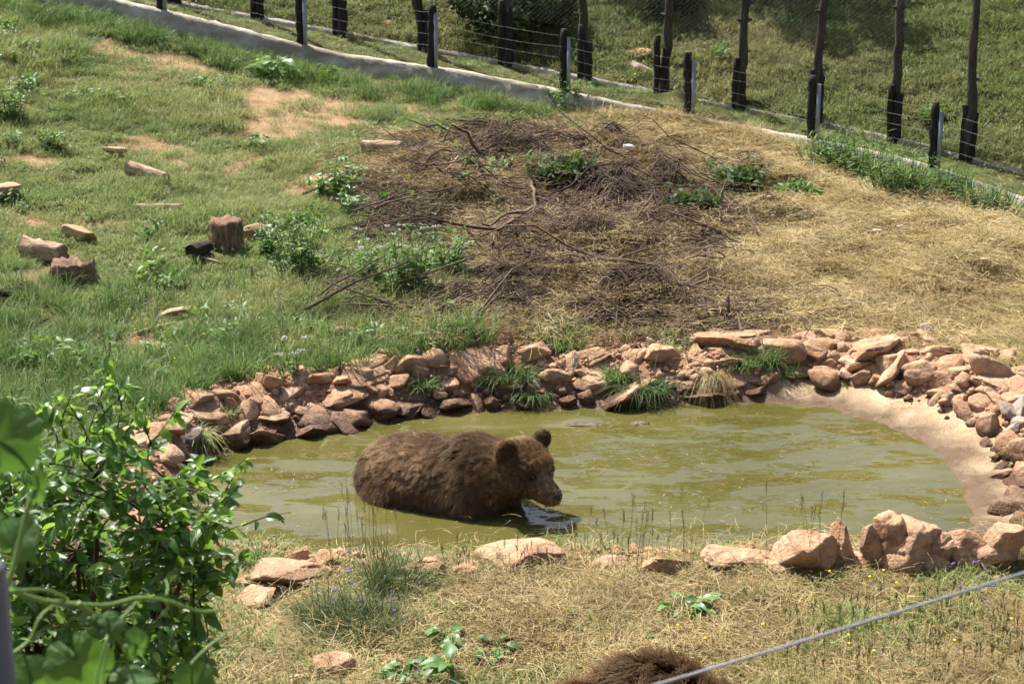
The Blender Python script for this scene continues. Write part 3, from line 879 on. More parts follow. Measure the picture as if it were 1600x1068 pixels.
FRONT = [(822, 866, 132, 66, 'broad flat topped sandstone boulder on the near shore below the bear'),
         (728, 892, 60, 30, 'low sandstone rock half hidden in grass beside the broad boulder'),
         (960, 886, 80, 20, 'long flat sandstone slab lying on the near shore'),
         (1040, 880, 92, 46, 'dark faced rock with a raised corner at the end of the flat slab'),
         (1152, 868, 94, 46, 'smooth wedge shaped sandstone slab with a shaded end on the near shore'),
         (1256, 858, 84, 98, 'tall upright reddish boulder leaning toward the pond on the near shore'),
         (1320, 832, 42, 48, 'small pale rock wedged behind the tall upright boulder'),
         (1312, 868, 34, 50, 'dark shaded rock between the upright boulder and the largest boulder'),
         (1362, 840, 46, 62, 'dark stained rock leaning against the largest boulder'),
         (1425, 829, 110, 70, 'largest crumbly reddish boulder with an overhanging shaded underside'),
         (1392, 815, 56, 44, 'knobbly stone on the shoulder of the largest boulder'),
         (1466, 832, 62, 48, 'angular reddish block against the end of the largest boulder'),
         (1345, 872, 50, 44, 'cracked dark stone at the foot of the stained rock'),
         (1215, 880, 50, 34, 'crumbly reddish clod left of the upright boulder'),
         (1390, 880, 62, 28, 'pink broken stone tucked beneath the largest boulder'),
         (1455, 878, 84, 40, 'flat dark stone lying beneath the largest boulder'),
         (1505, 850, 64, 40, 'crumbling reddish stone between the largest boulder and the beach corner'),
         (1568, 822, 68, 46, 'weathered reddish rock at the foot of the sandy beach'),
         (1548, 850, 66, 34, 'low reddish rock at the corner of the beach and the near shore'),
         (445, 888, 112, 58, 'cracked reddish boulder on the near shore right of the leafy bush'),
         (463, 860, 48, 22, 'grey pink stone lying on top of the cracked boulder'),
         (508, 866, 54, 18, 'thin stone beside the cracked boulder at the water'),
         (668, 882, 80, 50, 'shaded rock behind the dark green grass clump on the near shore'),
         (372, 905, 34, 22, 'small orange stone at the edge of the leafy bush'),
         (515, 1046, 62, 52, 'rounded brown rock with a dark shaded side in the foreground grass'),
         (470, 1056, 38, 28, 'pale broken stone beside the rounded brown rock'),
         (620, 1030, 54, 22, 'small half buried stone in the foreground grass'),
         (395, 935, 60, 30, 'low reddish stone in bare earth below the cracked boulder')]
for k, (cx, cy, w, h, lab) in enumerate(FRONT):
    place_rock(cx, cy, w, h, lab, None, hero=True, mesh=HEROV[(k * 5 + 3) % 14], tilt=0.18, front=cy < 910)
for (cx, cy, w, h, lab) in [(1000, 82, 46, 24, 'reddish rock on the hillside behind the fence'), (1005, 108, 40, 20, 'grey rock below the reddish rock on the hillside'),
                            (604, 10, 20, 14, 'small grey stone high on the hillside beyond the fence'), (605, 36, 24, 14, 'pale stone on the hillside beyond the tall poles')]:
    place_rock(cx, cy, w, h, lab, None, grey='grey' in lab)
# filler stones set into the bank, behind and right of the pond
pts = np.array(POND); seg = []
for i in range(len(pts)):
    a, b = pts[i], pts[(i + 1) % len(pts)]
    L = np.linalg.norm(b - a); d = (b - a) / L; nrm = np.array([d[1], -d[0]])
    c = (a + b) / 2
    if poly_sd(np.array([c[0] + nrm[0] * .1]), np.array([c[1] + nrm[1] * .1]), POND)[0] < 0: nrm = -nrm
    for s in np.arange(0, L, 0.13):
        seg.append((a + d * s, nrm))
def fill(polygon, n, smin, smax, label, group, gap=0.62, wet=False):
    """stones packed side by side over a stretch of bank, larger ones first"""
    pl = [(on_ground(px, py)[:2]) for px, py in polygon]
    xs, ys = [p[0] for p in pl], [p[1] for p in pl]
    sizes = np.sort(rr_.uniform(0, 1, n) ** 1.8)[::-1] * (smax - smin) + smin
    placed = []
    for s in sizes:
        for _ in range(30):
            x, y = rr_.uniform(min(xs), max(xs)), rr_.uniform(min(ys), max(ys))
            if poly_sd(np.array([x]), np.array([y]), pl)[0] > 0: continue
            if all((x - a) ** 2 + ((y - b) * 0.8) ** 2 > (gap * 0.5 * (s + t)) ** 2 for a, b, t in placed): break
        else: continue
        placed.append((x, y, s))
        z = gz0(x, y)
        k = rr_.uniform(0.65, 1.25, 3) * np.array([1.25, 1.0, 0.66])
        o = obj('rock', ROCKV[rr_.integers(14)] if rr_.uniform() < 0.96 else GREYV[rr_.integers(3)], None, loc=(x, y, z + rr_.uniform(-0.2, 0.04) * s), rot=(rr_.normal(0, 0.45), rr_.normal(0, 0.45), rr_.uniform(0, 6.28)), scale=s * k)
        tag(o, label, 'rock', group)
def gz0(x, y): return float(ground(np.array([x]), np.array([y]))[0])
fill([(160, 705), (250, 640), (400, 596), (540, 566), (650, 548), (690, 560), (690, 640), (540, 666), (430, 690), (340, 708), (250, 720)], 58, 0.12, 0.36, 'small stone filling the gaps of the rock bank below the meadow', 'small stones of the bank below the meadow')
fill([(690, 556), (860, 535), (1050, 522), (1200, 520), (1200, 600), (1120, 628), (900, 632), (690, 640)], 50, 0.12, 0.32, 'small stone filling the gaps of the rock bank below the brush', 'small stones of the bank below the brush')
fill([(1190, 545), (1290, 515), (1430, 515), (1560, 545), (1625, 575), (1640, 820), (1575, 795), (1548, 720), (1522, 668), (1470, 632), (1400, 608), (1300, 598), (1200, 608)], 92, 0.13, 0.46, 'small stone in the rubble heap above the sandy beach', 'rubble above the sandy beach')
fill([(340, 890), (520, 872), (700, 884), (900, 888), (1200, 888), (1330, 885), (1560, 850), (1560, 900), (1330, 912), (1200, 905), (900, 902), (520, 900), (360, 920)], 16, 0.08, 0.18, 'small stone between the boulders on the near shore', 'small stones of the near shore')
# crumbled rubble, uncountable
PEB = proto_collection('pebble', [rock_mesh(400 + k, 3, 9) if k < 0 else mesh_np('pebble', (ico(1)[0] * np.random.default_rng(k).uniform(0.6, 1.1, (42, 1))), ico(1)[1]) for k in range(4)], RED)
x, y, r = candidates(34000, -4.5, 6.2, 11.2, 18.3, 41)
d = poly_sd(x, y, POND); z = ground(x, y)
w = np.where((x > 2.2) & (y > 12.9), sstep(0.45, 0.8, d) * sstep(1.8, 1.0, d), sstep(0.03, 0.15, d) * np.where(y < 13, sstep(0.8, 0.3, d), sstep(1.4, 0.7, d)))
w = w + 0.05 * ((y < 12.4) & (d > 0))
ok = (r.uniform(0, 1, len(x)) < w * 0.8) & (d > 0.02) & in_view(x, y, z)
scatter('rubble', np.stack([x, y, z + 0.003], 1)[ok], np.exp(r.normal(-4.1, 0.6, ok.sum())), PEB, 4, 'crumbled reddish rubble and earth between the stones of the bank', 'rubble', 1.0)

# ------------------------------------------------------------------ bears
def smin(a, b, k):
    h = np.clip(0.5 + 0.5 * (b - a) / k, 0, 1)
    return b * (1 - h) + a * h - k * h * (1 - h)

def sd_ell(P, c, r):
    q = (P - np.array(c)) / np.array(r)
    k0 = np.linalg.norm(q, axis=-1); k1 = np.linalg.norm(q / np.array(r), axis=-1) + 1e-9
    return k0 * (k0 - 1) / k1

def sd_cone(P, a, b, ra, rb):
    a, b = np.array(a), np.array(b); ab = b - a
    t = np.clip(((P - a) @ ab) / (ab @ ab), 0, 1)
    return np.linalg.norm(P - a - t[..., None] * ab, axis=-1) - (ra + (rb - ra) * t)

def surface_nets(f, o, h):
    s = f < 0
    nx, ny, nz = f.shape
    acc = np.zeros((nx - 1, ny - 1, nz - 1, 3)); cnt = np.zeros((nx - 1, ny - 1, nz - 1))
    cor = [(i, j, k) for i in (0, 1) for j in (0, 1) for k in (0, 1)]
    sl = lambda c: (slice(c[0], nx - 1 + c[0]), slice(c[1], ny - 1 + c[1]), slice(c[2], nz - 1 + c[2]))
    for a in cor:
        for ax in range(3):
            if a[ax]: continue
            b = list(a); b[ax] = 1; b = tuple(b)
            fa, fb = f[sl(a)], f[sl(b)]
            m = (fa < 0) != (fb < 0)
            t = np.where(m, fa / np.where(m, fa - fb, 1), 0)
            p = np.array(a, float)[None, None, None] + t[..., None] * (np.array(b) - np.array(a))
            acc += np.where(m[..., None], p, 0); cnt += m
    act = cnt > 0
    idx = -np.ones(act.shape, int); idx[act] = np.arange(act.sum())
    base = np.stack(np.nonzero(act), 1)
    V = (base + acc[act] / cnt[act][:, None]) * h + np.array(o)
    Q = []
    for ax in range(3):
        u, v = (ax + 1) % 3, (ax + 2) % 3
        a = [slice(1, -1)] * 3; a[ax] = slice(0, -1)
        b = [slice(1, -1)] * 3; b[ax] = slice(1, None)
        sa, sb = s[tuple(a)], s[tuple(b)]
        I = np.stack(np.nonzero(sa != sb), 1)
        flip = sa[sa != sb]
        I[:, u] += 1; I[:, v] += 1
        def cell(du, dv):
            J = I.copy(); J[:, u] -= du; J[:, v] -= dv
            return idx[J[:, 0], J[:, 1], J[:, 2]]
        q = np.stack([cell(1, 1), cell(0, 1), cell(0, 0), cell(1, 0)], 1)
        q = np.where(flip[:, None], q, q[:, ::-1])
        Q.append(q)
    return V, np.concatenate(Q)

HS = 1.25                                   # head scale
def set_head(c, yaw, pitch):
    global HEAD_C, HR
    HEAD_C = np.array(c)
    HR = np.array(Matrix.Rotation(math.radians(yaw), 3, 'Z') @ Matrix.Rotation(math.radians(pitch), 3, 'Y'))
def hp(x, y, z): return HEAD_C + HR @ (np.array([x, y, z]) * HS)

def bear_field(P):
    d = sd_ell(P, (-0.40, 0, 0.625), (0.37, 0.335, 0.325))
    d = smin(d, sd_ell(P, (-0.06, 0, 0.64), (0.52, 0.36, 0.345)), 0.15)
    d = smin(d, sd_ell(P, (0.30, 0, 0.64), (0.33, 0.32, 0.35)), 0.12)
    d = smin(d, sd_ell(P, (0.25, 0, 0.90), (0.22, 0.16, 0.135)), 0.09)
    neck = sd_cone(P, (0.36, 0, 0.76), tuple(hp(-0.02, 0, -0.03)), 0.27, 0.185)
    d = smin(d, neck, 0.12)
    for s in (-1, 1):
        d = smin(d, sd_cone(P, (0.34, s * 0.20, 0.55), (0.36, s * 0.21, 0.28), 0.155, 0.115), 0.08)
        d = smin(d, sd_cone(P, (0.36, s * 0.21, 0.28), (0.33, s * 0.21, 0.07), 0.11, 0.085), 0.05)
        d = smin(d, sd_ell(P, (0.41, s * 0.21, 0.05), (0.15, 0.085, 0.06)), 0.04)
        d = smin(d, sd_cone(P, (-0.38, s * 0.19, 0.52), (-0.28, s * 0.22, 0.32), 0.19, 0.125), 0.08)
        d = smin(d, sd_cone(P, (-0.28, s * 0.22, 0.32), (-0.46, s * 0.22, 0.14), 0.12, 0.08), 0.05)
        d = smin(d, sd_cone(P, (-0.46, s * 0.22, 0.14), (-0.42, s * 0.22, 0.05), 0.075, 0.07), 0.04)
        d = smin(d, sd_ell(P, (-0.33, s * 0.22, 0.045), (0.16, 0.08, 0.05)), 0.04)
    # head, in its own frame
    H = (P - HEAD_C) @ HR / HS
    h = sd_ell(H, (-0.01, 0, 0.02), (0.16, 0.145, 0.135))
    for s in (-1, 1):
        h = smin(h, sd_ell(H, (-0.005, s * 0.098, -0.05), (0.12, 0.088, 0.105)), 0.05)
    h = smin(h, sd_ell(H, (0.085, 0, 0.045), (0.08, 0.095, 0.065)), 0.05)
    h = smin(h, sd_cone(H, (0.09, 0, -0.045), (0.265, 0, -0.080), 0.094, 0.063), 0.035)
    h = smin(h, sd_cone(H, (0.05, 0, -0.115), (0.235, 0, -0.132), 0.062, 0.034), 0.018)
    for s in (-1, 1):
        e = sd_ell(H, (-0.055, s * 0.156, 0.118), (0.034, 0.070, 0.070))
        h = smin(h, e, 0.022)
        h = np.maximum(h, -sd_ell(H, (-0.012, s * 0.152, 0.128), (0.034, 0.040, 0.044)))    # cup of the ear
        h = np.maximum(h, -sd_ell(H, (0.150, s * 0.072, 0.012), (0.022, 0.022, 0.018)))     # eye socket
    return smin(d, h * HS, 0.07)

g = 0.0165
bx_ = np.arange(-0.98, 1.34, g); by_ = np.arange(-0.56, 0.56, g); bz_ = np.arange(-0.06, 1.36, g)
GP = np.stack(np.meshgrid(bx_, by_, bz_, indexing='ij'), -1)

def bear_zone(P):
    """head (0..1), snout (0..1) and dark face marks at points of the bear"""
    H = (P - HEAD_C) @ HR / HS
    head = sstep(-0.16, 0.0, H[:, 0]) * (np.abs(H[:, 1]) < 0.3) * (H[:, 2] > -0.28)
    snout = sstep(0.10, 0.17, H[:, 0]) * (H[:, 0] < 0.5) * (np.abs(H[:, 1]) < 0.13) * (np.abs(H[:, 2] + 0.07) < 0.15)
    eye = np.exp(-((H[:, 0] - 0.14) ** 2 + (np.abs(H[:, 1]) - 0.075) ** 2 + (H[:, 2] - 0.005) ** 2) / 0.042 ** 2)
    ear = (np.abs(H[:, 1]) > 0.09) & (H[:, 2] > 0.085) & (np.abs(H[:, 0] + 0.05) < 0.07)
    mouth = np.exp(-((H[:, 2] + 0.118 + 0.05 * (H[:, 0] - .2)) / 0.011) ** 2) * (H[:, 0] > 0.12) * (H[:, 0] < 0.31)
    return head, snout, eye, ear, mouth, H

SKIN = NM('bear_skin', 0.7, 0.25)
_f = SKIN.noise(60, 4)
_c = SKIN.mix(SKIN.attr('snout'), (0.045, 0.024, 0.012), SKIN.ramp(_f, [(0.3, (0.14, 0.095, 0.06)), (0.7, (0.23, 0.165, 0.11))]))
SKIN.color(SKIN.mix(SKIN.attr('dark'), _c, (0.008, 0.006, 0.005))); SKIN.bump(_f, 0.5, 0.01)

def fur_material():
    m = NM('bear_fur', 0.6, 0.12)
    n = m.noise(5, 5, vec=m.pos(True))
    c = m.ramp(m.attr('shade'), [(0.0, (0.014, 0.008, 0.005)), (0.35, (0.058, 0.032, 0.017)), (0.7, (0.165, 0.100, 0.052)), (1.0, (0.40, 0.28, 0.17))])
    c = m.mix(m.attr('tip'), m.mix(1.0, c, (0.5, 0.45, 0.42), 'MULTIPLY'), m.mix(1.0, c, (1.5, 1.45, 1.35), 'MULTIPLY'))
    tipc = m.mix(m.math('MULTIPLY', m.attr('tip'), 0.36), c, (0.42, 0.29, 0.165))
    m.color(m.mix(m.ramp(n, [(0.4, 0.0), (0.65, 0.35)]), tipc, (0.07, 0.032, 0.014)))
    m.translucent((0.30, 0.18, 0.09), 0.3)
    return m.m
FUR = fur_material()
EYE = NM('bear_eye', 0.08, 0.6); EYE.color((0.006, 0.004, 0.003))
NOSE = NM('bear_nose', 0.35, 0.5); NOSE.color((0.012, 0.011, 0.011)); NOSE.bump(NOSE.noise(240, 3), 0.6, 0.004)
TOOTH = NM('bear_tooth', 0.4, 0.5); TOOTH.color((0.75, 0.7, 0.6))

def make_bear(seed, nclump, shag, label, loc, yaw, scale=1.0, fur_len=1.0):
    r = np.random.default_rng(seed)
    BV, BQ = surface_nets(bear_field(GP), (bx_[0], by_[0], bz_[0]), g)
    t = thing('brown_bear', loc, label, 'bear', rotz=yaw)
    t.scale = (scale,) * 3
    bme = mesh_np('body', BV, BQ); smooth(bme)
    head, snout, eye, ear, mouth, H = bear_zone(BV)
    earcup = ((H[:, 0] > -0.045) & (np.abs(np.abs(H[:, 1]) - 0.152) < 0.045) & (np.abs(H[:, 2] - 0.128) < 0.05)) * 0.9
    attr(bme, 'snout', snout); attr(bme, 'dark', np.clip(np.maximum(np.maximum(eye * 1.1, mouth), earcup), 0, 1))
    body = obj('body', bme, SKIN.m, t)
    # fur strands grown in clumps over the surface
    tri = np.concatenate([BQ[:, [0, 1, 2]], BQ[:, [0, 2, 3]]])
    A, B, C = BV[tri[:, 0]], BV[tri[:, 1]], BV[tri[:, 2]]
    cr = np.cross(B - A, C - A); ar = np.linalg.norm(cr, axis=1); Nf = cr / (ar[:, None] + 1e-12)
    ctr = (A + B + C) / 3
    hd, sn, ey, er, mo, Hc = bear_zone(ctr)
    wgt = ar * (1 + 2.2 * hd + 1.5 * er) * (ctr[:, 2] > 0.34) * (1 - 0.45 * sn) * (ey < 0.42)
    f = r.choice(len(tri), nclump, p=wgt / wgt.sum())
    k = 34
    f = np.repeat(f, k)
    u, v = r.uniform(0, 1, (2, len(f))); sw = u + v > 1; u[sw], v[sw] = 1 - u[sw], 1 - v[sw]
    root = A[f] + (B - A)[f] * u[:, None] + (C - A)[f] * v[:, None]
    n = Nf[f]
    jit = r.normal(0, 1, (len(f), 3)); jit -= n * np.sum(jit * n, 1)[:, None]
    hd, sn, ey, er, mo, Hc = bear_zone(root)
    root = root + jit * (0.021 - 0.012 * hd)[:, None]
    # direction: back along the body and down the flanks, back over the face on the head
    flow = np.tile(np.array([-0.75, 0, -0.35]), (len(f), 1))
    flow[:, 2] -= 0.6 * sstep(0.95, 0.6, root[:, 2])
    hflow = HR @ np.array([-1.0, 0, -0.25])
    flow = flow * (1 - hd)[:, None] + hflow * hd[:, None]
    flow = flow + 0.55 * (np.stack([fbm3(root * 6 + 3 * q, 50 + q, 2) for q in range(3)], 1) - 0.5) * 2
    cl = np.repeat(r.normal(0, 0.26, (nclump, 3)), k, 0)
    flow = flow + cl * shag
    flow -= n * np.sum(flow * n, 1)[:, None]
    flow /= np.linalg.norm(flow, axis=1)[:, None] + 1e-9
    lift = (0.50 + 0.25 * shag * r.uniform(0, 1, len(f)))
    d0 = n * lift[:, None] + flow; d0 /= np.linalg.norm(d0, axis=1)[:, None]
    d1 = d0 + np.array([0, 0, -0.35]) * (1 - hd[:, None]) + r.normal(0, 0.10, d0.shape)
    d1 /= np.linalg.norm(d1, axis=1)[:, None]
    hump = np.exp(-(((root[:, 0] - 0.22) / 0.25) ** 2 + ((root[:, 2] - 1.0) / 0.14) ** 2))
    L = (0.082 + 0.03 * hump + 0.02 * (root[:, 2] < 0.75)) * (1 - 0.6 * hd) * (1 - 0.7 * sn) * (1 - 0.6 * er) * r.uniform(0.6, 1.25, len(f)) * fur_len
    L = np.where(ey > 0.35, L * 0.2, L)
    tipc = np.repeat(r.normal(0, 0.4, (nclump, 3)), k, 0) * 0.012
    side = np.cross(d0, n); side /= np.linalg.norm(side, axis=1)[:, None] + 1e-9
    w = (0.0021 + 0.0006 * (1 - hd))
    p0 = root - n * 0.004; p1 = root + d0 * (L * 0.5)[:, None]; p2 = root + d0 * (L * 0.5)[:, None] + d1 * (L * 0.5)[:, None] + tipc - jit * (0.017 - 0.010 * hd)[:, None]
    Vs = np.stack([p0 - side * w[:, None], p0 + side * w[:, None], p1 - side * w[:, None] * 0.8, p1 + side * w[:, None] * 0.8, p2], 1).reshape(-1, 3)
    Fs = (np.arange(len(f))[:, None, None] * 5 + np.array([[0, 1, 3], [0, 3, 2], [2, 3, 4]])[None]).reshape(-1, 3)
    fme = mesh_np('fur', Vs, Fs)
    attr(fme, 'tip', np.tile([0, 0, 0.5, 0.5, 1.0], len(f)))
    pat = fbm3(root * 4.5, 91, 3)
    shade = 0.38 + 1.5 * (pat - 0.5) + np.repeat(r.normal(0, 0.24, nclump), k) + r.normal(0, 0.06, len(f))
    shade += 0.18 * hd + 0.28 * sn - 0.28 * hump - 0.7 * ey - 0.5 * sstep(0.70, 0.54, root[:, 2]) - 0.45 * sstep(0.30, 0.5, root[:, 0]) * sstep(0.88, 0.68, root[:, 2]) * (1 - hd)  # lower band is wet; last term paints the shade below the head onto chest
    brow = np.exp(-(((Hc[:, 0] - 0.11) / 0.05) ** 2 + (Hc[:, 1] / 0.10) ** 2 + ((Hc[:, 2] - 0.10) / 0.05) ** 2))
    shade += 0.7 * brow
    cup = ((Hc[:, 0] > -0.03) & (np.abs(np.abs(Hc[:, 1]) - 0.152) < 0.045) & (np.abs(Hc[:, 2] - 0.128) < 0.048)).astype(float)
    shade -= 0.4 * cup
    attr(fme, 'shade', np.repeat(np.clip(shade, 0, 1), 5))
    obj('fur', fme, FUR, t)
    E, F = ICO3
    for s in (-1, 1):
        obj('eye', mesh_np('eye', (hp(0.136, s * 0.070, 0.010) + E * 0.020), F), EYE.m, t)
    # nose pad: blunt, with two nostrils pressed in
    Nn = E.copy()
    for s in (-1, 1):
        dd = np.linalg.norm(E - np.array([0.82, s * 0.5, -0.12]), axis=1)
        Nn -= np.exp(-(dd / 0.28) ** 2)[:, None] * np.array([0.34, 0, 0])
    Nn = Nn * np.array([0.036, 0.042, 0.034]); Nn[:, 1] *= 1 + 6 * Nn[:, 2]
    nm = mesh_np('nose', HEAD_C + ((np.array([0.302, 0, -0.062]) + Nn) * HS) @ HR.T, F); smooth(nm)
    obj('nose', nm, NOSE.m, t)
    Vt, Ft = tube(np.stack([hp(0.205, -0.052, -0.104), hp(0.208, -0.055, -0.116), hp(0.212, -0.055, -0.129)]), [0.006, 0.005, 0.001], 6)
    obj('tooth', mesh_np('tooth', Vt, Ft), TOOTH.m, t)
    return t
set_head([0.76, -0.03, 0.915], -20, 14)
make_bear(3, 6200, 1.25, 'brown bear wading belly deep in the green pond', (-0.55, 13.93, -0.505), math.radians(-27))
set_head([0.74, 0.05, 0.62], 15, 35)
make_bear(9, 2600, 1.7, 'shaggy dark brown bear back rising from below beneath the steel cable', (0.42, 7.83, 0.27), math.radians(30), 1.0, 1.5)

# ------------------------------------------------------------------ brush pile
def bark_material(name, a, b, c):
    m = NM(name, 0.85, 0.2)
    n = m.noise(22, 5, vec=m.pos(True))
    col = m.ramp(n, [(0.3, a), (0.5, b), (0.72, c)])
    col = m.mix(m.math('MULTIPLY', m.rand(), 0.45), col, c)
    m.color(m.mix(m.ramp(m.noise(0.9, 4), [(0.40, 0.1), (0.6, 0.85)]), col, a)); m.bump(n, 0.6, 0.01)
    return m.m
TWIG = bark_material('grey_brown_twig', (0.05, 0.033, 0.022), (0.115, 0.078, 0.052), (0.24, 0.185, 0.135))
PALE = bark_material('stripped_pale_wood', (0.25, 0.17, 0.09), (0.40, 0.29, 0.175), (0.52, 0.41, 0.27))
REDW = bark_material('reddish_bark_wood', (0.16, 0.085, 0.05), (0.29, 0.17, 0.105), (0.42, 0.28, 0.18))
DARKW = bark_material('dark_rotten_wood', (0.018, 0.012, 0.009), (0.045, 0.03, 0.022), (0.10, 0.07, 0.05))
rb = np.random.default_rng(51)
def gz_at(x, y): return float(ground(np.array([x]), np.array([y]))[0])

def branch_path(c, L, az, lift, n=7, amp=0.035):
    d = np.array([math.cos(az), math.sin(az)])
    a, b = c - d * L / 2, c + d * L / 2
    P = wander((*a, 0), (*b, 0), n, amp, rb)
    P[:, 2] = ground(P[:, 0], P[:, 1]) + 0.02 + heap(P[:, 0], P[:, 1]) * rb.uniform(0.5, 1.1) + lift * np.linspace(0.2, 1, n) + np.abs(P[:, 2])
    return P
def brush_points(n):
    bx0, bx1 = min(p[0] for p in BRUSH) - .4, max(p[0] for p in BRUSH) + .4
    by0, by1 = min(p[1] for p in BRUSH) - .4, max(p[1] for p in BRUSH) + .4
    out = []
    while len(out) < n:
        x, y = rb.uniform(bx0, bx1, 4000), rb.uniform(by0, by1, 4000)
        w = brush_w(x, y) * (0.26 + 1.4 * np.clip(fbm(x * 0.9, y * 0.9, 140) - 0.42, 0, 1))
        ok = rb.uniform(0, 1, 4000) < w
        out += list(np.stack([x[ok], y[ok]], 1))
    return np.array(out[:n])
def heap(x, y):
    return 0.28 * np.clip(fbm(x * 0.9, y * 0.9, 140) - 0.45, 0, 1) + 0.015
# larger branches, each one its own object with side twigs
for p in brush_points(280):
    L = float(np.clip(rb.lognormal(-0.05, 0.4), 0.4, 2.2))
    az = rb.normal(0.15, 0.75) + (math.pi if rb.uniform() < 0.5 else 0)
    P = branch_path(p, L, az, rb.uniform(0, 0.16) if rb.uniform() < 0.8 else rb.uniform(0.2, 0.5) * L)
    R = np.linspace(1, 0.3, len(P)) * min(0.010 * rb.lognormal(0.3, 0.4), 0.03)
    o0 = P[0].copy(); mb = MB(); mb.add(*tube(P - o0, R, 5))
    for q in range(rb.integers(1, 5)):
        i = rb.integers(1, len(P) - 1); a2 = az + rb.choice([-1, 1]) * rb.uniform(0.4, 1.0); l2 = L * rb.uniform(0.15, 0.4)
        e = P[i] + np.array([math.cos(a2) * l2, math.sin(a2) * l2, rb.uniform(-0.02, 0.22) * l2 * 2])
        mb.add(*tube(wander(P[i], e, 4, 0.05, rb) - o0, np.linspace(R[i] * 0.6, 0.003, 4), 4))
    o = obj('branch', mb.mesh('branch', True), TWIG, loc=o0)
    tag(o, 'dead grey brown branch lying in the brush pile behind the pond', 'branch', 'branches of the brush pile')
# fine twigs, uncountable
mb = MB()
for p in brush_points(6500):
    L = rb.uniform(0.12, 0.7); az = rb.normal(0.1, 1.1) + (math.pi if rb.uniform() < 0.5 else 0)
    P = branch_path(p, L, az, abs(rb.normal(0, 0.09)), 5, 0.06)
    mb.add(*tube(P, np.linspace(1, 0.5, 5) * rb.uniform(0.004, 0.0085), 3, False))
for hx, hy, cnt, sg, hh in ((1045, 335, 900, 0.62, 0.2), (960, 300, 300, 0.5, 0.12), (740, 262, 250, 0.5, 0.1), (900, 375, 350, 0.5, 0.12), (640, 455, 260, 0.45, 0.08), (760, 470, 250, 0.5, 0.08), (1040, 470, 350, 0.6, 0.12)):
    o0 = on_ground(hx, hy)
    for k in range(int(cnt * 1.5)):
        p = o0[:2] + rb.normal(0, sg, 2) * [1.3, 0.8]; dd = ((p - o0[:2]) ** 2).sum() / sg ** 2
        L = rb.uniform(0.15, 0.8); az = rb.normal(0.3, 0.9)
        P = branch_path(p, L, az, abs(rb.normal(0, 0.07)), 5, 0.07); P[:, 2] += hh * math.exp(-0.5 * dd) * rb.uniform(0, 1)
        mb.add(*tube(P, np.linspace(1, 0.5, 5) * rb.uniform(0.004, 0.0095), 3, False))
tag(obj('brushwood', mb.mesh('brushwood'), TWIG), 'tangle of thin dry twigs filling the brush pile', 'twigs', kind='stuff')
# named branches and sticks lying about
def stick(a, b, r, mat, label, name='branch', lift=(0.02, 0.02), cat='branch', group=None, amp=0.02, n=7):
    A, B = on_ground(*a), on_ground(*b)
    P = wander(A, B, n, amp, rb)
    P[:, 2] = np.maximum(ground(P[:, 0], P[:, 1]), P[:, 2]) + np.linspace(lift[0], lift[1], n)
    o0 = P[0].copy(); mb = MB(); mb.add(*tube(P - o0, np.linspace(r, r * 0.6, n), 6))
    return tag(obj(name, mb.mesh(name, True), mat, loc=o0), label, cat, group)
stick((1180, 498), (1258, 451), 0.016, TWIG, 'single dark branch slanting across the hay beside the beach stones', lift=(0.02, 0.08))
stick((1165, 548), (1150, 505), 0.022, TWIG, 'stubby upright stick rising from the hay behind the bank', lift=(0.0, 0.12))
stick((915, 432), (1030, 395), 0.018, TWIG, 'long bare branch across the brown hay in the brush pile', lift=(0.02, 0.1))
stick((940, 500), (1110, 432), 0.016, TWIG, 'long slanting branch along the right edge of the brush', lift=(0.02, 0.1))
stick((1268, 360), (1300, 352), 0.014, TWIG, 'short dark stick on the hay right of the leafy cuttings')
stick((1000, 478), (1108, 445), 0.02, TWIG, 'thick grey branch on the right side of the brush pile', lift=(0.03, 0.08))
stick((680, 282), (752, 268), 0.016, PALE, 'pale barkless branch on top of the brush pile', lift=(0.08, 0.14))
stick((830, 300), (838, 336), 0.028, TWIG, 'thick grey stub standing in the brush pile', lift=(0.16, 0.02))
stick((612, 350), (668, 327), 0.035, REDW, 'reddish barked plank at the left edge of the brush pile', 'plank', cat='wood')
stick((570, 352), (640, 336), 0.03, REDW, 'second reddish plank lying beside the first by the brush', 'plank', cat='wood')
stick((705, 326), (730, 336), 0.022, PALE, 'short pale piece of wood in the brush pile', 'stick', cat='stick')
stick((215, 523), (273, 507), 0.02, PALE, 'pale stripped stick lying in the grass above the bank', 'stick', cat='stick')
stick((310, 404), (354, 415), 0.02, PALE, 'pale stick lying at the foot of the tall stump', 'stick', cat='stick')
stick((430, 448), (456, 458), 0.018, PALE, 'short pale stick at the edge of the weeds', 'stick', cat='stick')
stick((575, 375), (650, 358), 0.018, TWIG, 'thin branch lying behind the white flowering weeds')
stick((340, 460), (440, 466), 0.013, TWIG, 'thin dark branch lying in the meadow below the tall stump')
stick((25, 530), (78, 512), 0.02, DARKW, 'crooked black branch in the grass above the leafy bush', amp=0.06, lift=(0.02, 0.1))
stick((80, 557), (100, 548), 0.016, DARKW, 'short black twig in the grass behind the leafy bush')
stick((500, 268), (545, 292), 0.012, TWIG, 'thin twig in the grass left of the pale log')
stick((516, 518), (588, 530), 0.022, PALE, 'flat pale stick behind the stone bank', 'stick', cat='stick')
stick((30, 555), (110, 540), 0.010, PALE, 'thin straw coloured stalk across the grass behind the bush', 'stick', cat='stick')
def upright(px, py, h, r, mat, label, lean=0.15):
    p = on_ground(px, py); s = px_scale(p); H = h / s
    P = wander(p - [0, 0, 0.05], p + np.array([lean * H, 0.1 * H, H]), 5, 0.03, rb); o0 = P[0].copy()
    mb = MB(); mb.add(*tube(P - o0, np.linspace(r, r * 0.7, 5), 6))
    return tag(obj('stick', mb.mesh('stick', True), mat, loc=o0), label, 'stick')
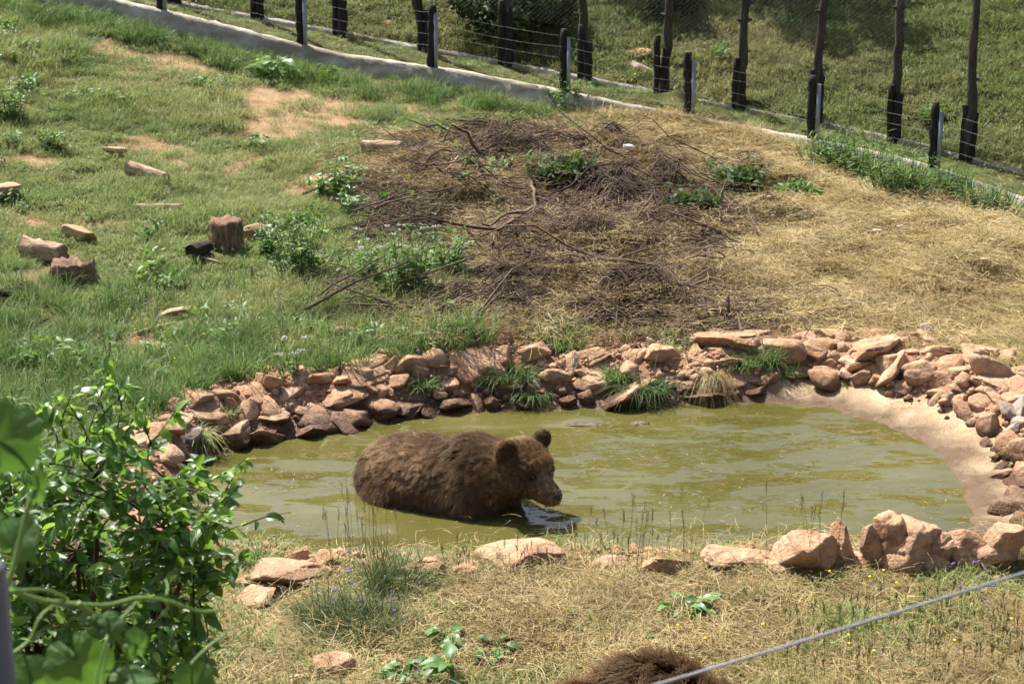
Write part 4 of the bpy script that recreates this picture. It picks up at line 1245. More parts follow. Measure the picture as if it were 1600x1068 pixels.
upright(362, 460, 20, 0.02, PALE, 'white peeled stick standing upright in the meadow', -0.3)
upright(397, 438, 24, 0.02, PALE, 'tan stick standing upright left of the weeds', -0.15)
upright(247, 503, 24, 0.016, PALE, 'thin tan stick standing by the broken wood piece', -0.1)
upright(1140, 505, 46, 0.03, TWIG, 'grey stake standing behind the bank at the edge of the hay', -0.08)
upright(632, 345, 24, 0.014, PALE, 'thin yellow stalk standing by the reddish planks', 0.02)

# ------------------------------------------------------------------ stumps, logs and wood pieces
def log_mesh(seed, L, r0, r1, sides=18, rings=9, rough=0.12, hollow=0.0, notch=0.0):
    """a sawn log along +X with ragged bark and slightly dished ends"""
    r = np.random.default_rng(seed)
    th = np.arange(sides) * 2 * math.pi / sides
    base = 1 + rough * (fbm(np.cos(th) * 1.7 + seed, np.sin(th) * 1.7, seed, 3) - 0.5) * 2.4
    V = []
    for k in range(rings):
        t = k / (rings - 1); x = (t - 0.5) * L
        R = (r0 + (r1 - r0) * t) * base * (1 + rough * 0.5 * r.normal(0, 1, sides))
        if k in (0, rings - 1): R = R * 0.96
        jag = r.normal(0, 0.05 * r0, sides) * (k in (0, rings - 1))
        V.append(np.stack([x + jag, R * np.cos(th), R * np.sin(th)], 1))
    for end, k in ((-1, 0), (1, rings - 1)):                     # ring inside each cut face, then its centre
        V.append(V[k] * np.array([1, 0.55, 0.55]) - np.array([end * hollow * r0, 0, 0]))
        V.append(np.array([[V[k][:, 0].mean() - end * hollow * 1.4 * r0, 0, 0]]))
    V = np.concatenate(V)
    i = np.arange(rings - 1)[:, None] * sides; j = np.arange(sides)[None]; k = (j + 1) % sides
    Q = [np.stack([i + j, i + k, i + sides + k, i + sides + j], -1).reshape(-1, 4)]
    j = np.arange(sides); k = (j + 1) % sides; s0 = rings * sides; T = []
    for base_i, st, c in ((0, s0, s0 + sides), ((rings - 1) * sides, s0 + sides + 1, s0 + 2 * sides + 1)):
        Q.append(np.stack([base_i + j, base_i + k, st + k, st + j], 1))
        T.append(np.stack([st + j, st + k, np.full(sides, c)], 1))
    if notch:
        m = (V[:, 0] > 0.2 * L) & (V[:, 2] < 0.1 * r0) & (np.abs(V[:, 1]) < 0.45 * r0)
        V[m, 0] -= notch
    return mesh_np('log', V, [np.concatenate(Q), np.concatenate(T)])
def bark2(name, a, b, c):
    m = NM(name, 0.9, 0.15)
    n = m.noise(13, 8, vec=m.pos(True), stretch=(0.35, 1.8, 1.8), rough=0.7)
    m.color(m.ramp(n, [(0.3, a), (0.5, b), (0.7, c)])); m.bump(n, 1.0, 0.03); return m.m
STUMP = bark2('weathered_stump', (0.07, 0.04, 0.026), (0.19, 0.115, 0.075), (0.36, 0.25, 0.18))
LOGW = bark2('barkless_log', (0.20, 0.125, 0.075), (0.40, 0.285, 0.19), (0.56, 0.44, 0.32))
def log(px, py, w, h, label, mat, name='log', yaw=0.0, tilt=0.0, seed=1, hollow=0.25, taper=0.8, rough=0.14, cat='log'):
    p = on_ground(px, py + 0.4 * h); s = px_scale(p)
    L = w / s / max(abs(math.cos(yaw)), 0.4); R = h / s * 0.5
    if rough >= 0.22:
        me = rock_mesh(seed + 600, 3, 8, 0.16); V = np.zeros(len(me.vertices) * 3); me.vertices.foreach_get('co', V)
        me.vertices.foreach_set('co', (V.reshape(-1, 3) * np.array([L * 1.1, R * 2.0, R * 1.7])).ravel()); me.update()
        return tag(obj(name, me, mat, loc=(p[0], p[1] + R * 0.5, p[2] + R * 0.55 + 0.05), rot=(0, tilt, yaw)), label, cat)
    me = log_mesh(seed, L, R, R * taper, 18 if rough < 0.22 else 8, 9 if rough < 0.22 else 5, hollow=hollow, rough=rough)
    o = obj(name, me, mat, loc=(p[0], p[1] + R * 0.5, p[2] + R * 0.7 + (0.09 if px == 598 else 0.03)), rot=(rb.uniform(0, 6), tilt, yaw))
    return tag(o, label, cat)
log(230, 274, 66, 26, 'barkless reddish log tapering to a dark end on the grassy slope', LOGW, yaw=-0.35, tilt=0.18, seed=3, taper=0.6)
log(598, 240, 64, 22, 'pale cylindrical log with a dark sawn end beside the brush', LOGW, yaw=-0.1, seed=4, taper=0.95)
log(68, 396, 68, 36, 'fat broken log with a dark hollow end behind the notched stump', LOGW, yaw=-0.3, tilt=0.08, seed=5, hollow=0.6, taper=0.8, rough=0.2)
log(250, 327, 74, 11, 'thin weathered plank lying below the tapering log', LOGW, 'plank', yaw=0.12, seed=6, cat='wood')
log(122, 367, 50, 28, 'pale splintered chunk of wood behind the fat broken log', PALE, 'wood_chunk', yaw=-0.5, tilt=0.2, seed=7, rough=0.3, cat='wood')
log(6, 300, 34, 32, 'pale yellow wood chunk lying alone on the upper slope', PALE, 'wood_chunk', yaw=0.9, seed=8, rough=0.25, cat='wood')
log(178, 240, 30, 14, 'small tan wood chunk higher on the slope than the tapering log', LOGW, 'wood_chunk', yaw=0.1, seed=9, rough=0.25, cat='wood')
log(312, 393, 20, 24, 'small dark rotten chunk leaning on the tall stump', DARKW, 'wood_chunk', yaw=1.2, seed=10, cat='wood')
log(275, 492, 34, 18, 'grey broken piece of wood on a bare patch in the meadow', LOGW, 'wood_chunk', yaw=0.5, tilt=-0.2, seed=11, rough=0.3, cat='wood')
log(408, 366, 44, 26, 'pale split wood behind the tall stump', PALE, 'wood_chunk', yaw=0.3, seed=12, rough=0.3, cat='wood')
log(545, 524, 44, 20, 'reddish crumbling wood piece behind the stone bank', REDW, 'wood_chunk', yaw=0.2, seed=13, rough=0.3, cat='wood')
log(6, 463, 22, 12, 'small dark wood piece in the grass near the notched stump', DARKW, 'wood_chunk', yaw=0.2, seed=14, cat='wood')
log(850, 375, 26, 12, 'short sawn branch end lying in the brush pile', DARKW, 'log', yaw=0.6, tilt=-0.3, seed=15)
log(895, 416, 22, 11, 'small blackened wood block below the brush pile', DARKW, 'log', yaw=0.1, seed=16)
for (px, pyb, w, h, label, seed, notch) in ((350, 393, 54, 46, 'tall reddish brown tree stump in the meadow', 21, 0.0), (106, 448, 72, 34, 'low notched tree stump in the meadow', 22, 0.07)):
    p = on_ground(px, pyb); s = px_scale(p); R = w / s * 0.5; H = h / s * 1.0
    me = log_mesh(seed, H + 0.12, R * 1.08, R * 0.96, sides=28, rings=10, rough=0.10, hollow=0.12, notch=notch)
    tag(obj('tree_stump', me, STUMP, loc=(p[0], p[1] + R, p[2] + H / 2 - 0.06), rot=(0.3, -math.pi / 2, 0.6)), label, 'stump')
# pale litter
LIT = NM('pale_scrap', 0.7, 0.3); LIT.color((0.72, 0.68, 0.56))
for (px, py, w, label) in ((983, 240, 20, 'crumpled cream scrap lying on the hay behind the brush'), (1410, 368, 24, 'cream scrap of peel lying on the open hay'), (1372, 373, 18, 'smaller cream scrap beside the other on the hay')):
    p = on_ground(px, py); s = px_scale(p); r = np.random.default_rng(px)
    D, F = ICO3
    V = D * (0.5 + 0.5 * fbm3(D * 2 + px, px, 3))[:, None] * np.array([w / s * 0.75, w / s * 0.35, w / s * 0.22])
    tag(obj('scrap', mesh_np('scrap', V, F), LIT.m, loc=p + [0, 0, 0.10], rot=(0.2, 0.2, 0.5)), label, 'scrap')

# ------------------------------------------------------------------ leaves, weeds and clumps
def leaf_mesh(name, L=1.0, W=0.5, fold=0.25, curl=0.3, wave=0.0, n=7, seed=0, point=1.0):
    """an ovate leaf along +X folded along its midrib"""
    r = np.random.default_rng(seed); V = []
    t = np.linspace(0, 1, n)
    w = W * 0.5 * np.sin(math.pi * np.clip(t, 0, 1) ** 0.8) ** point
    z = -curl * t * t * L
    for s, q in ((-1, 1.0), (-0.5, 0.5), (0, 0), (0.5, 0.5), (1, 1.0)):
        V.append(np.stack([t * L, s * w, z + fold * w * q + wave * w * np.sin(t * 9 + s * 2 + seed) * q], 1))
    V = np.stack(V, 1).reshape(-1, 3)
    F = [[i * 5 + j, (i + 1) * 5 + j, (i + 1) * 5 + j + 1, i * 5 + j + 1] for i in range(n - 1) for j in range(4)]
    return V, np.array(F)

def leaf_material(name, low, mid, high, rough=0.35, spec=0.5, trans=0.35, tcol=(0.20, 0.34, 0.05)):
    m = NM(name, rough, spec)
    c = m.ramp(m.rand(), [(0.0, low), (0.5, mid), (1.0, high)])
    c = m.mix(m.ramp(m.noise(25, 4), [(0.35, 0.0), (0.7, 0.35)]), c, high)
    m.color(c); m.bump(m.noise(90, 3), 0.3, 0.004); m.translucent(tcol, trans)
    return m.m
WEED = leaf_material('weed_leaf', (0.045, 0.105, 0.022), (0.08, 0.165, 0.038), (0.13, 0.22, 0.06), 0.5, 0.3, 0.3)
DOCK = leaf_material('broad_leaf', (0.05, 0.12, 0.03), (0.09, 0.19, 0.055), (0.15, 0.26, 0.09), 0.45, 0.4, 0.3)
CUT = leaf_material('cut_branch_leaf', (0.018, 0.04, 0.013), (0.035, 0.07, 0.022), (0.08, 0.12, 0.05), 0.6, 0.2, 0.15)
WHITE = NM('white_flower', 0.7, 0.2); WHITE.color((0.5, 0.52, 0.46))
YELLOW = NM('yellow_flower', 0.6, 0.2); YELLOW.color((0.75, 0.55, 0.03))
VIOLET = NM('violet_flower', 0.6, 0.2); VIOLET.color((0.10, 0.07, 0.32))
STEMG = NM('green_stem', 0.6, 0.3); STEMG.color((0.10, 0.15, 0.045))
rp = np.random.default_rng(61)

def put_leaf(mb, V0, F, pos, az, pitch, roll, s):
    R = np.array(Matrix.Rotation(az, 3, 'Z') @ Matrix.Rotation(-pitch, 3, 'Y') @ Matrix.Rotation(roll, 3, 'X'))
    mb.add(pos + (V0 * s) @ R.T, F)

def weed(px, py, hpx, wpx, label, mat=WEED, umbels=0, nst=16, leaf=0.12, name='weed_plant', group=None, lw=0.28, dens=24, cat='plant'):
    p = on_ground(px, py); s = px_scale(p); H, Wd = hpx / s * 1.15, wpx / s * 1.1
    t = thing(name, p, label, cat, group)
    st, lf, fl = MB(), MB(), MB()
    V0, F = leaf_mesh('l', 1, lw, 0.2, 0.25, n=5)
    for k in range(nst):
        b = np.array([rp.normal(0, Wd * 0.2), rp.normal(0, Wd * 0.16), -0.03]); h = H * rp.uniform(0.55, 1.05)
        e = b + np.array([rp.normal(0, 0.16) * h + b[0] * 0.6, rp.normal(0, 0.16) * h, h])
        P = wander(b, e, 6, 0.03, rp)
        st.add(*tube(P, np.linspace(0.006, 0.002, 6), 3, False))
        for q in range(dens):
            u = rp.uniform(0.12, 1.0); i = min(int(u * 5), 4); c = P[i] + (P[i + 1] - P[i]) * (u * 5 - i)
            put_leaf(lf, V0, F, c, rp.uniform(0, 6.28), rp.uniform(-0.2, 0.9), rp.normal(0, 0.4), leaf * rp.uniform(0.5, 1.2) * (1.1 - 0.4 * u))
        if k < umbels:
            for q in range(14):
                a, rr = rp.uniform(0, 6.28), 0.05 * math.sqrt(rp.uniform())
                D, G = ico(0)
                fl.add(P[-1] + np.array([rr * math.cos(a), rr * math.sin(a), 0.02 + rp.uniform(0, 0.015)]) + D * 0.007, G)
    obj('stem', st.mesh('stem'), STEMG.m, t)
    obj('foliage', lf.mesh('foliage'), mat, t)
    if umbels: tag(obj('flower_heads', fl.mesh('flower_heads'), WHITE.m, t), kind='stuff')
    return t
weed(640, 468, 108, 90, 'bushy green weed with small white flower heads in the brush', umbels=12, nst=26)
weed(706, 440, 78, 50, 'slender dark green weed beside the white flowering weed', nst=14)
weed(575, 450, 60, 60, 'low green weed left of the white flowering weed', umbels=4, nst=16)
weed(478, 440, 98, 95, 'broad clump of tall green weeds right of the tall stump', nst=34, mat=WEED)
weed(420, 400, 50, 50, 'yellowish weed growing behind the tall stump', nst=12, mat=DOCK)
weed(525, 312, 55, 60, 'leafy light green weed above the brush edge', nst=16, mat=DOCK, leaf=0.12, lw=0.5)
weed(455, 595, 60, 34, 'thin weed with white blossoms behind the stone bank', umbels=5, nst=9, leaf=0.06)
weed(885, 170, 50, 60, 'dark leafy weed growing against the kerb', nst=20, leaf=0.1)
weed(12, 190, 66, 60, 'dark green nettle clump at the upper meadow edge', nst=24, leaf=0.12)
weed(80, 235, 34, 40, 'small bushy weed on the upper slope', nst=10)
weed(545, 335, 38, 50, 'low leafy weed left of the reddish planks', nst=12, mat=DOCK, leaf=0.1, lw=0.5)
weed(1120, 92, 26, 40, 'low green weed on the hillside behind the poles', nst=10)
weed(1460, 190, 34, 50, 'yellow flowering weed at the far kerb', nst=12)
for (px, py, h, w, lab) in ((1300, 268, 46, 60, 'thick dark green grass clump left of all by the right hand kerb'), (1350, 284, 52, 70, 'tallest green grass clump below the right hand kerb'), (1405, 305, 48, 64, 'green grass clump before the steel post at the right hand kerb'), (1470, 318, 46, 60, 'green grass clump below the steel post on the hay edge'), (1545, 338, 40, 60, 'yellow flecked green clump at the hay edge')):
    weed(px, py, h * 1.25, w * 1.2, lab, nst=130, leaf=0.22, lw=0.09, dens=6, name='grass_clump', cat='grass')
def leaf_clump(seed):
    r = np.random.default_rng(seed); mb = MB(); V0, F = leaf_mesh('l', 1, 0.42, 0.2, 0.3, n=4)
    for k in range(46):
        a, q = r.uniform(0, 6.28), 0.13 * math.sqrt(r.uniform())
        put_leaf(mb, V0, F, np.array([q * math.cos(a), q * math.sin(a), r.uniform(0, 0.2)]), r.uniform(0, 6.28), r.uniform(-0.2, 1.0), r.normal(0, 0.4), r.uniform(0.05, 0.12))
    return mb.mesh('leaf_clump')
C_LEAFY = proto_collection('leaf_clump', [leaf_clump(k) for k in range(5)], WEED)
x, y, r = candidates(5200, -9, 1.5, 13.5, 28.4, 63)
st, sa, gr, bk, dd_ = zones(x, y); z = ground(x, y)
bl = sstep(0.9, 0.0, poly_sd(x, y, BRUSH)) * (x < 0)
wgt_ = np.maximum(gr * sstep(0.52, 0.66, fbm(x * 0.9, y * 0.9, 97)) * 0.6, 0.4 * bl * sstep(0.4, 0.6, fbm(x, y, 98)))
ok = (r.uniform(0, 1, len(x)) < wgt_ * 0.55) & (dd_ > 0.7)
for q in ((350, 400), (106, 455), (68, 412), (122, 380), (230, 288), (598, 252), (250, 332), (350, 420), (106, 475), (178, 247)):
    g_ = on_ground(*q); ok &= (x - g_[0]) ** 2 + (y - g_[1]) ** 2 > 0.75 ** 2
ok &= (dd_ > 0.7) & (y < yk1(x) - 0.2) & in_view(x, y, z)
scatter('meadow_weeds', np.stack([x, y, z - 0.01], 1)[ok], r.uniform(0.5, 1.2, ok.sum()), C_LEAFY, 5, 'low leafy weeds growing in patches among the meadow grass', 'weeds', 0.2)
# dock with big leaves by the kerb
def dock(px, py, wpx, n, L, label, name='dock_plant', up=0.6):
    p = on_ground(px, py); s = px_scale(p); t = thing(name, p, label, 'plant')
    V0, F = leaf_mesh('l', 1, 0.62, 0.25, 0.35, 0.25, n=7)
    for k in range(n):
        mb = MB(); a = rp.uniform(0, 6.28); rad = wpx / s * 0.5 * math.sqrt(rp.uniform()) * 0.6
        c = np.array([rad * math.cos(a), rad * math.sin(a), rp.uniform(0.02, 0.25) * L / 0.3])
        mb.add(*tube(np.stack([np.array([0, 0, -0.02]), c * 0.5 + [0, 0, 0.02], c]), 0.005, 4, False))
        put_leaf(mb, V0, F, c, a + rp.normal(0, 0.4), rp.uniform(0, up), rp.normal(0, 0.3), L * rp.uniform(0.7, 1.15))
        obj('leaf', mb.mesh('leaf', True), DOCK, t)
    return t
dock(428, 118, 70, 26, 0.30, 'dock plant with big blue green leaves below the kerb')
dock(700, 1008, 60, 16, 0.13, 'broad leaved weed rosette on the foreground ground', up=0.3)
dock(770, 1020, 90, 18, 0.11, 'low spreading broad leaved weed in front of the flat boulder', up=0.3)
dock(1065, 962, 80, 20, 0.14, 'pale green broad leaved weed in the hay below the flat slab', up=0.5)
dock(1010, 1010, 30, 8, 0.11, 'small rosette of green leaves in the foreground hay', up=0.3)
dock(910, 975, 50, 9, 0.10, 'flat green leaves lying in the hay below the boulder', up=0.2)
dock(1130, 940, 34, 8, 0.10, 'small green leaves beside the pale broad leaved weed', up=0.4)
dock(710, 1068, 60, 6, 0.20, 'large round leaved plant rising into view at the lower edge of the grass', up=0.6)
dock(640, 1060, 120, 24, 0.10, 'wide carpet of small weed leaves in the foreground', up=0.3)
# cut leafy branches in the brush pile
def cutting(px, py, wpx, hpx, n, label, mat=CUT):
    p = on_ground(px, py) + [0, 0, 0.07]; s = px_scale(p); t = thing('leafy_cutting', p, label, 'branch')
    st, lf = MB(), MB(); V0, F = leaf_mesh('l', 1, 0.38, 0.2, 0.2, n=4)
    for k in range(n):
        a = rp.uniform(-0.5, 0.5) + (math.pi if rp.uniform() < 0.5 else 0)
        e = np.array([rp.uniform(-.5, .5) * wpx / s, rp.uniform(-.5, .5) * wpx / s * 0.8, rp.uniform(0.1, 1) * hpx / s * 0.8])
        P = wander((e[0] * 0.2, e[1] * 0.2, 0), e, 5, 0.06, rp); st.add(*tube(P, np.linspace(0.01, 0.003, 5), 4, False))
        for q in range(38):
            c = P[rp.integers(1, 5)] + rp.normal(0, 0.06, 3); c[2] = max(c[2], 0.0)
            put_leaf(lf, V0, F, c, rp.uniform(0, 6.28), rp.normal(0, 0.6), rp.normal(0, 0.6), rp.uniform(0.07, 0.14))
    obj('twig', st.mesh('twig'), TWIG, t); obj('foliage', lf.mesh('foliage'), mat, t)
cutting(875, 282, 110, 36, 24, 'cut branch with dark green leaves on top of the brush pile')
cutting(1085, 342, 80, 44, 22, 'cut leafy branch with blue green leaves at the right of the brush')
cutting(1145, 298, 110, 34, 26, 'withered blackish leafy branch behind the blue green cutting')
cutting(1240, 318, 64, 24, 14, 'small fresh green cutting lying on the hay', WEED)
# grass tufts on the bank and the near shore, each its own
def tuft(px, py, hpx, wpx, n, label, mat=G_DEEP, hang=0.0, lean=0.35, droop=0.8, group=None, width=0.006, name='grass_tuft'):
    p = on_ground(px, py); s = px_scale(p)
    V, F, A = blade_set(rp, int(n * 1.4), wpx / s * 0.36, hpx / s * 0.45, hpx / s * 1.25, width * 1.5, lean, droop, 4)
    if hang: V[:, 2] -= hang * (A ** 1.5) * hpx / s; V[:, 1] -= 0.35 * hang * A * hpx / s
    me = mesh_np('grass_tuft', V, F); attr(me, 'tip', A)
    return tag(obj(name, me, mat, loc=p - [0, 0, 0.02]), label, 'grass', group)
tuft(1005, 606, 50, 100, 420, 'thick bright green grass tuft hanging over the far bank', hang=0.4)
tuft(960, 590, 34, 60, 200, 'green grass tuft left of the bright tuft on the far bank')
tuft(1195, 566, 46, 60, 260, 'spiky green tuft on the bank left of the beach stones')
tuft(1160, 570, 28, 60, 180, 'low green tuft on the bank beside the spiky tuft')
tuft(1230, 582, 26, 50, 120, 'small green tuft between the stones above the beach')
tuft(1110, 575, 66, 60, 420, 'dry straw coloured grass hanging down the far bank to the water', G_DRY, hang=1.5, droop=1.0, width=0.0025, lean=0.5)
tuft(800, 590, 44, 90, 300, 'dark green grass clump among the stones below the brush', lean=0.4)
tuft(830, 610, 30, 80, 200, 'dark grass overhanging the wet stones of the far bank', hang=0.8)
tuft(880, 545, 30, 70, 200, 'green grass tuft on top of the far bank below the brush')
tuft(660, 605, 34, 50, 140, 'small dark grass tuft wedged in the far bank stones')
tuft(310, 680, 50, 60, 220, 'shaggy olive grass hanging between the rocks of the left bank', G_FIELD, hang=0.5)
tuft(350, 645, 20, 50, 100, 'thin olive grass growing on the left bank rocks', G_FIELD)
tuft(755, 598, 26, 40, 90, 'thin dark grass blades beside the large reddish bank rock')
tuft(1045, 548, 26, 40, 110, 'grass tuft in the rocks at the end of the bright tuft', G_FIELD)
tuft(1465, 566, 14, 16, 40, 'tiny green plant growing in the stones above the beach')
tuft(1590, 715, 44, 34, 120, 'olive grass tuft by the rocks at the side of the beach', G_FIELD)
tuft(1320, 640 - 40, 12, 24, 40, 'tiny tuft at the foot of the beach stones')
tuft(560, 985, 84, 170, 800, 'broad dark green grass clump on the near shore', mat=G_DARK, lean=0.5, width=0.004)
tuft(500, 970, 64, 90, 320, 'blue green grass tuft beside the broad clump on the near shore', mat=G_DARK, lean=0.4, width=0.005)
tuft(625, 915, 70, 130, 700, 'bushy dark grass growing in front of the shaded shore rock', mat=G_DARK, lean=0.5, width=0.005)
tuft(600, 930, 120, 60, 50, 'few tall green stalks rising from the near shore grass', mat=G_DARK, lean=0.15, droop=0.25, width=0.004)
tuft(780, 900, 54, 60, 90, 'grass blades in front of the broad flat boulder', G_FIELD, width=0.005)
tuft(860, 905, 44, 40, 70, 'few grass blades at the right end of the broad boulder', G_FIELD, width=0.005)
tuft(690, 965, 40, 40, 180, 'small bright green plant on the hay of the near shore', lean=0.6, width=0.006)
tuft(1080, 905, 40, 60, 80, 'pale grass at the wedge shaped slab', G_DRY, width=0.004)
tuft(1320, 975, 60, 90, 420, 'grey green shrubby tuft in front of the largest boulder', G_FIELD, lean=0.6, width=0.003)
tuft(400, 880, 40, 60, 160, 'grass tuft at the water between the bush and the cracked boulder', G_DEEP, width=0.005)
# slender seed stalks standing before the water
SEED = grass_material('seed_stalk', (0.10, 0.12, 0.045), (0.18, 0.19, 0.08), (0.28, 0.26, 0.13), (0.36, 0.32, 0.16), 0.5, 0.45)
def stalks(name, lst, label, dark=False):
    mb = MB()
    for px, py, h in lst:
        p = on_ground(px, py); H = h / px_scale(p)
        P = wander(p - [0, 0, 0.03], p + np.array([rp.normal(0, 0.12) * H, rp.normal(0, 0.08) * H, H]), 7, 0.015, rp)
        mb.add(*tube(P, np.linspace(0.0018, 0.0009, 7), 3, False))
        hl = rp.uniform(0.12, 0.25) * H
        for q in range(9):
            c = P[-1] - np.array([0, 0, hl * q / 9]); a = rp.uniform(0, 6.28)
            e = c + np.array([math.cos(a) * 0.012, math.sin(a) * 0.012, 0.028])
            mb.add(*tube(np.stack([c, (c + e) / 2, e]), [0.0008, 0.0016, 0.0005], 3, False))
    return tag(obj(name, mb.mesh(name), SEED), label, 'grass')
stalks('seed_grass', [(560 + rp.normal(0, 26), 890 + rp.uniform(-6, 12), rp.uniform(80, 160)) for _ in range(22)], 'dark seed stalks standing before the water below the bear')
stalks('seed_grass', [(rp.uniform(890, 1085), 892 + rp.uniform(0, 10), rp.uniform(50, 150)) for _ in range(34)], 'slender pale seed stalks between the flat slab and the water')
stalks('seed_grass', [(rp.uniform(1195, 1310), 900 + rp.uniform(0, 12), rp.uniform(90, 190)) for _ in range(9)], 'thin tall stalks around the upright boulder')
stalks('seed_grass', [(rp.uniform(1230, 1600), rp.uniform(980, 1075), rp.uniform(30, 80)) for _ in range(130)], 'wispy seed grass under the steel cable')
stalks('seed_grass', [(rp.uniform(690, 880), 905 + rp.uniform(0, 14), rp.uniform(30, 90)) for _ in range(22)], 'short seed stalks around the broad flat boulder')
# small flowers, uncountable
def flowers(name, mat, zones_, n, r, label):
    mb = MB(); D, G = ico(1)
    for k in range(n):
        a = zones_[rp.integers(len(zones_))]; p = on_ground(rp.uniform(a[0], a[2]), rp.uniform(a[1], a[3]))
        mb.add(p + [0, 0, rp.uniform(0.08, 0.2)] + D * np.array([1, 1, 0.5]) * r, G)
    tag(obj(name, mb.mesh(name), mat), label, 'flowers', kind='stuff')
flowers('yellow_flowers', YELLOW.m, [(0, 60, 540, 160), (180, 500, 500, 600), (1040, 900, 1600, 1060), (180, 500, 500, 600), (1440, 320, 1600, 350), (560, 120, 900, 180)], 64, 0.011, 'tiny yellow flowers dotted through the grass')
flowers('violet_flowers', VIOLET.m, [(520, 890, 620, 990), (1480, 900, 1560, 970)], 26, 0.012, 'tiny violet flowers in the near shore grass')
# floating specks and blades on the water
mb = MB()
for k in range(420):
    px, py = rp.uniform(380, 1500), rp.uniform(645, 880)
    p = at_z(px, py, 0.003)
    if pond_d(p[0], p[1])[0] > -0.08: continue
    L = rp.uniform(0.008, 0.05); a = rp.uniform(0, 6.28); u = np.array([math.cos(a), math.sin(a), 0]); v = np.array([-u[1], u[0], 0]) * rp.uniform(0.002, 0.006)
    mb.add(np.stack([p - u * L - v, p + u * L * 0.2 - v * 1.5, p + u * L, p + u * L * 0.2 + v * 1.5]), np.array([[0, 1, 2, 3]]))
tag(obj('floating_debris', mb.mesh('floating_debris'), G_BROWN), 'dead leaf specks and blades floating on the pond', 'debris', kind='stuff')
# mud ridge just breaking the surface near the far bank
MUD = NM('wet_mud', 0.55, 0.3); MUD.color(MUD.ramp(MUD.noise(9, 6), [(0.3, (0.05, 0.036, 0.016)), (0.7, (0.12, 0.085, 0.04))])); MUD.bump(MUD.noise(22, 6), 1.0, 0.03)
for (px, py, w, lab) in ((915, 662, 78, 'long wet mud ridge breaking the water near the far bank'), (1000, 661, 34, 'short wet mud ridge at the end of the long ridge')):
    p = at_z(px, py, 0); s = px_scale(p); D, F = ICO3
    V = D * (0.6 + 0.7 * fbm3(D * 3 + px, px, 3))[:, None] * np.array([w / s * 0.55, 0.09, 0.028])
    me = mesh_np('mud_ridge', V, F); smooth(me)
    tag(obj('mud_ridge', me, MUD.m, loc=(p[0], p[1], -0.012), rot=(0, 0, 0.06)), lab, 'mud')

# ------------------------------------------------------------------ leafy bush in the foreground
BUSHL = leaf_material('glossy_bush_leaf', (0.018, 0.05, 0.011), (0.03, 0.085, 0.017), (0.058, 0.135, 0.03), 0.42, 0.40, 0.30, (0.24, 0.44, 0.05))
YOUNG = leaf_material('young_bush_leaf', (0.09, 0.19, 0.03), (0.13, 0.25, 0.04), (0.18, 0.31, 0.06), 0.32, 0.5, 0.4, (0.35, 0.55, 0.08))
BTWIG = bark_material('bush_twig', (0.04, 0.025, 0.016), (0.09, 0.055, 0.035), (0.15, 0.10, 0.06))
ru = np.random.default_rng(71)
LEAFV = []
for k in range(6):
    V, F = leaf_mesh('leaf', 1, 0.52, (0.3, 0.12, 0.4, 0.22, 0.3, 0.5)[k], (0.25, 0.5, 0.15, 0.35, 0.6, 0.1)[k], 0.12, 8, k, 0.85)
    LEAFV.append((V, F))
base = np.array([-1.75, 5.9, 0]); base[2] = gz_at(base[0], base[1])
bush = thing('leafy_bush', base, 'glossy green leafy bush growing beside the pond in the foreground', 'bush')
MASS = [(0, 720), (40, 700), (90, 685), (130, 670), (165, 665), (205, 680), (262, 695), (330, 715), (380, 735), (385, 800), (370, 860), (375, 905), (340, 960), (345, 1020), (335, 1130), (-60, 1130), (-60, 700)]
def in_mass():
    while True:
        px, py = ru.uniform(-60, 390), ru.uniform(660, 1130)
        if poly_sd(np.array([px]), np.array([py]), MASS)[0] < 0: return px, py
stems, leaves = [], []
main = [at_y(px, py, y) for px, py, y in ((60, 1010, 6.0), (170, 960, 6.1), (250, 930, 6.0), (120, 860, 6.2), (220, 830, 6.2), (40, 900, 6.2), (300, 850, 5.9), (150, 740, 6.15), (280, 760, 6.1), (30, 800, 6.2))]
for m_ in main:
    stems.append((wander(base, m_, 9, 0.05, ru), np.linspace(0.02, 0.008, 9)))
def twig(a, b, nl, size, young=0.0, r0=0.004):
    P = wander(a, b, 9, 0.035, ru); P[:, 2] += 0.04 * np.sin(np.linspace(0, math.pi, 9)) * np.linalg.norm(P[-1] - P[0])
    stems.append((P, np.linspace(r0, 0.0012, 9)))
    T = P[-1] - P[0]; T /= np.linalg.norm(T)
    for k in range(nl):
        u = 0.25 + 0.75 * (k + ru.uniform(0, 0.6)) / nl; i = min(int(u * 8), 7); c = P[i] + (P[i + 1] - P[i]) * min(u * 8 - i, 1)
        az = math.atan2(T[1], T[0]) + (1 if k % 2 else -1) * ru.uniform(0.4, 1.3) + ru.normal(0, 0.35)
        leaves.append((c, az, ru.normal(0.05, 0.45) + 0.25 * T[2], ru.normal(0, 0.55), size * ru.uniform(0.65, 1.2) * (1 - 0.35 * max(u - 0.8, 0) / 0.2), ru.uniform() < young + 0.35 * (u > 0.9), ru.integers(6)))
for k in range(270):
    px, py = in_mass(); y = ru.uniform(5.45, 7.0)
    e = at_y(px, py, y)
    m_ = main[int(np.argmin([np.linalg.norm(q - e) + ru.uniform(0, 0.25) for q in main]))]
    a = m_ + (e - m_) * 0.1
    if np.linalg.norm(e - a) > 0.55: a = e + (a - e) / np.linalg.norm(a - e) * 0.55
    stems.append((wander(m_, a, 4, 0.04, ru), np.linspace(0.005, 0.004, 4)))
    twig(a, e, 16, 0.068, 0.10)
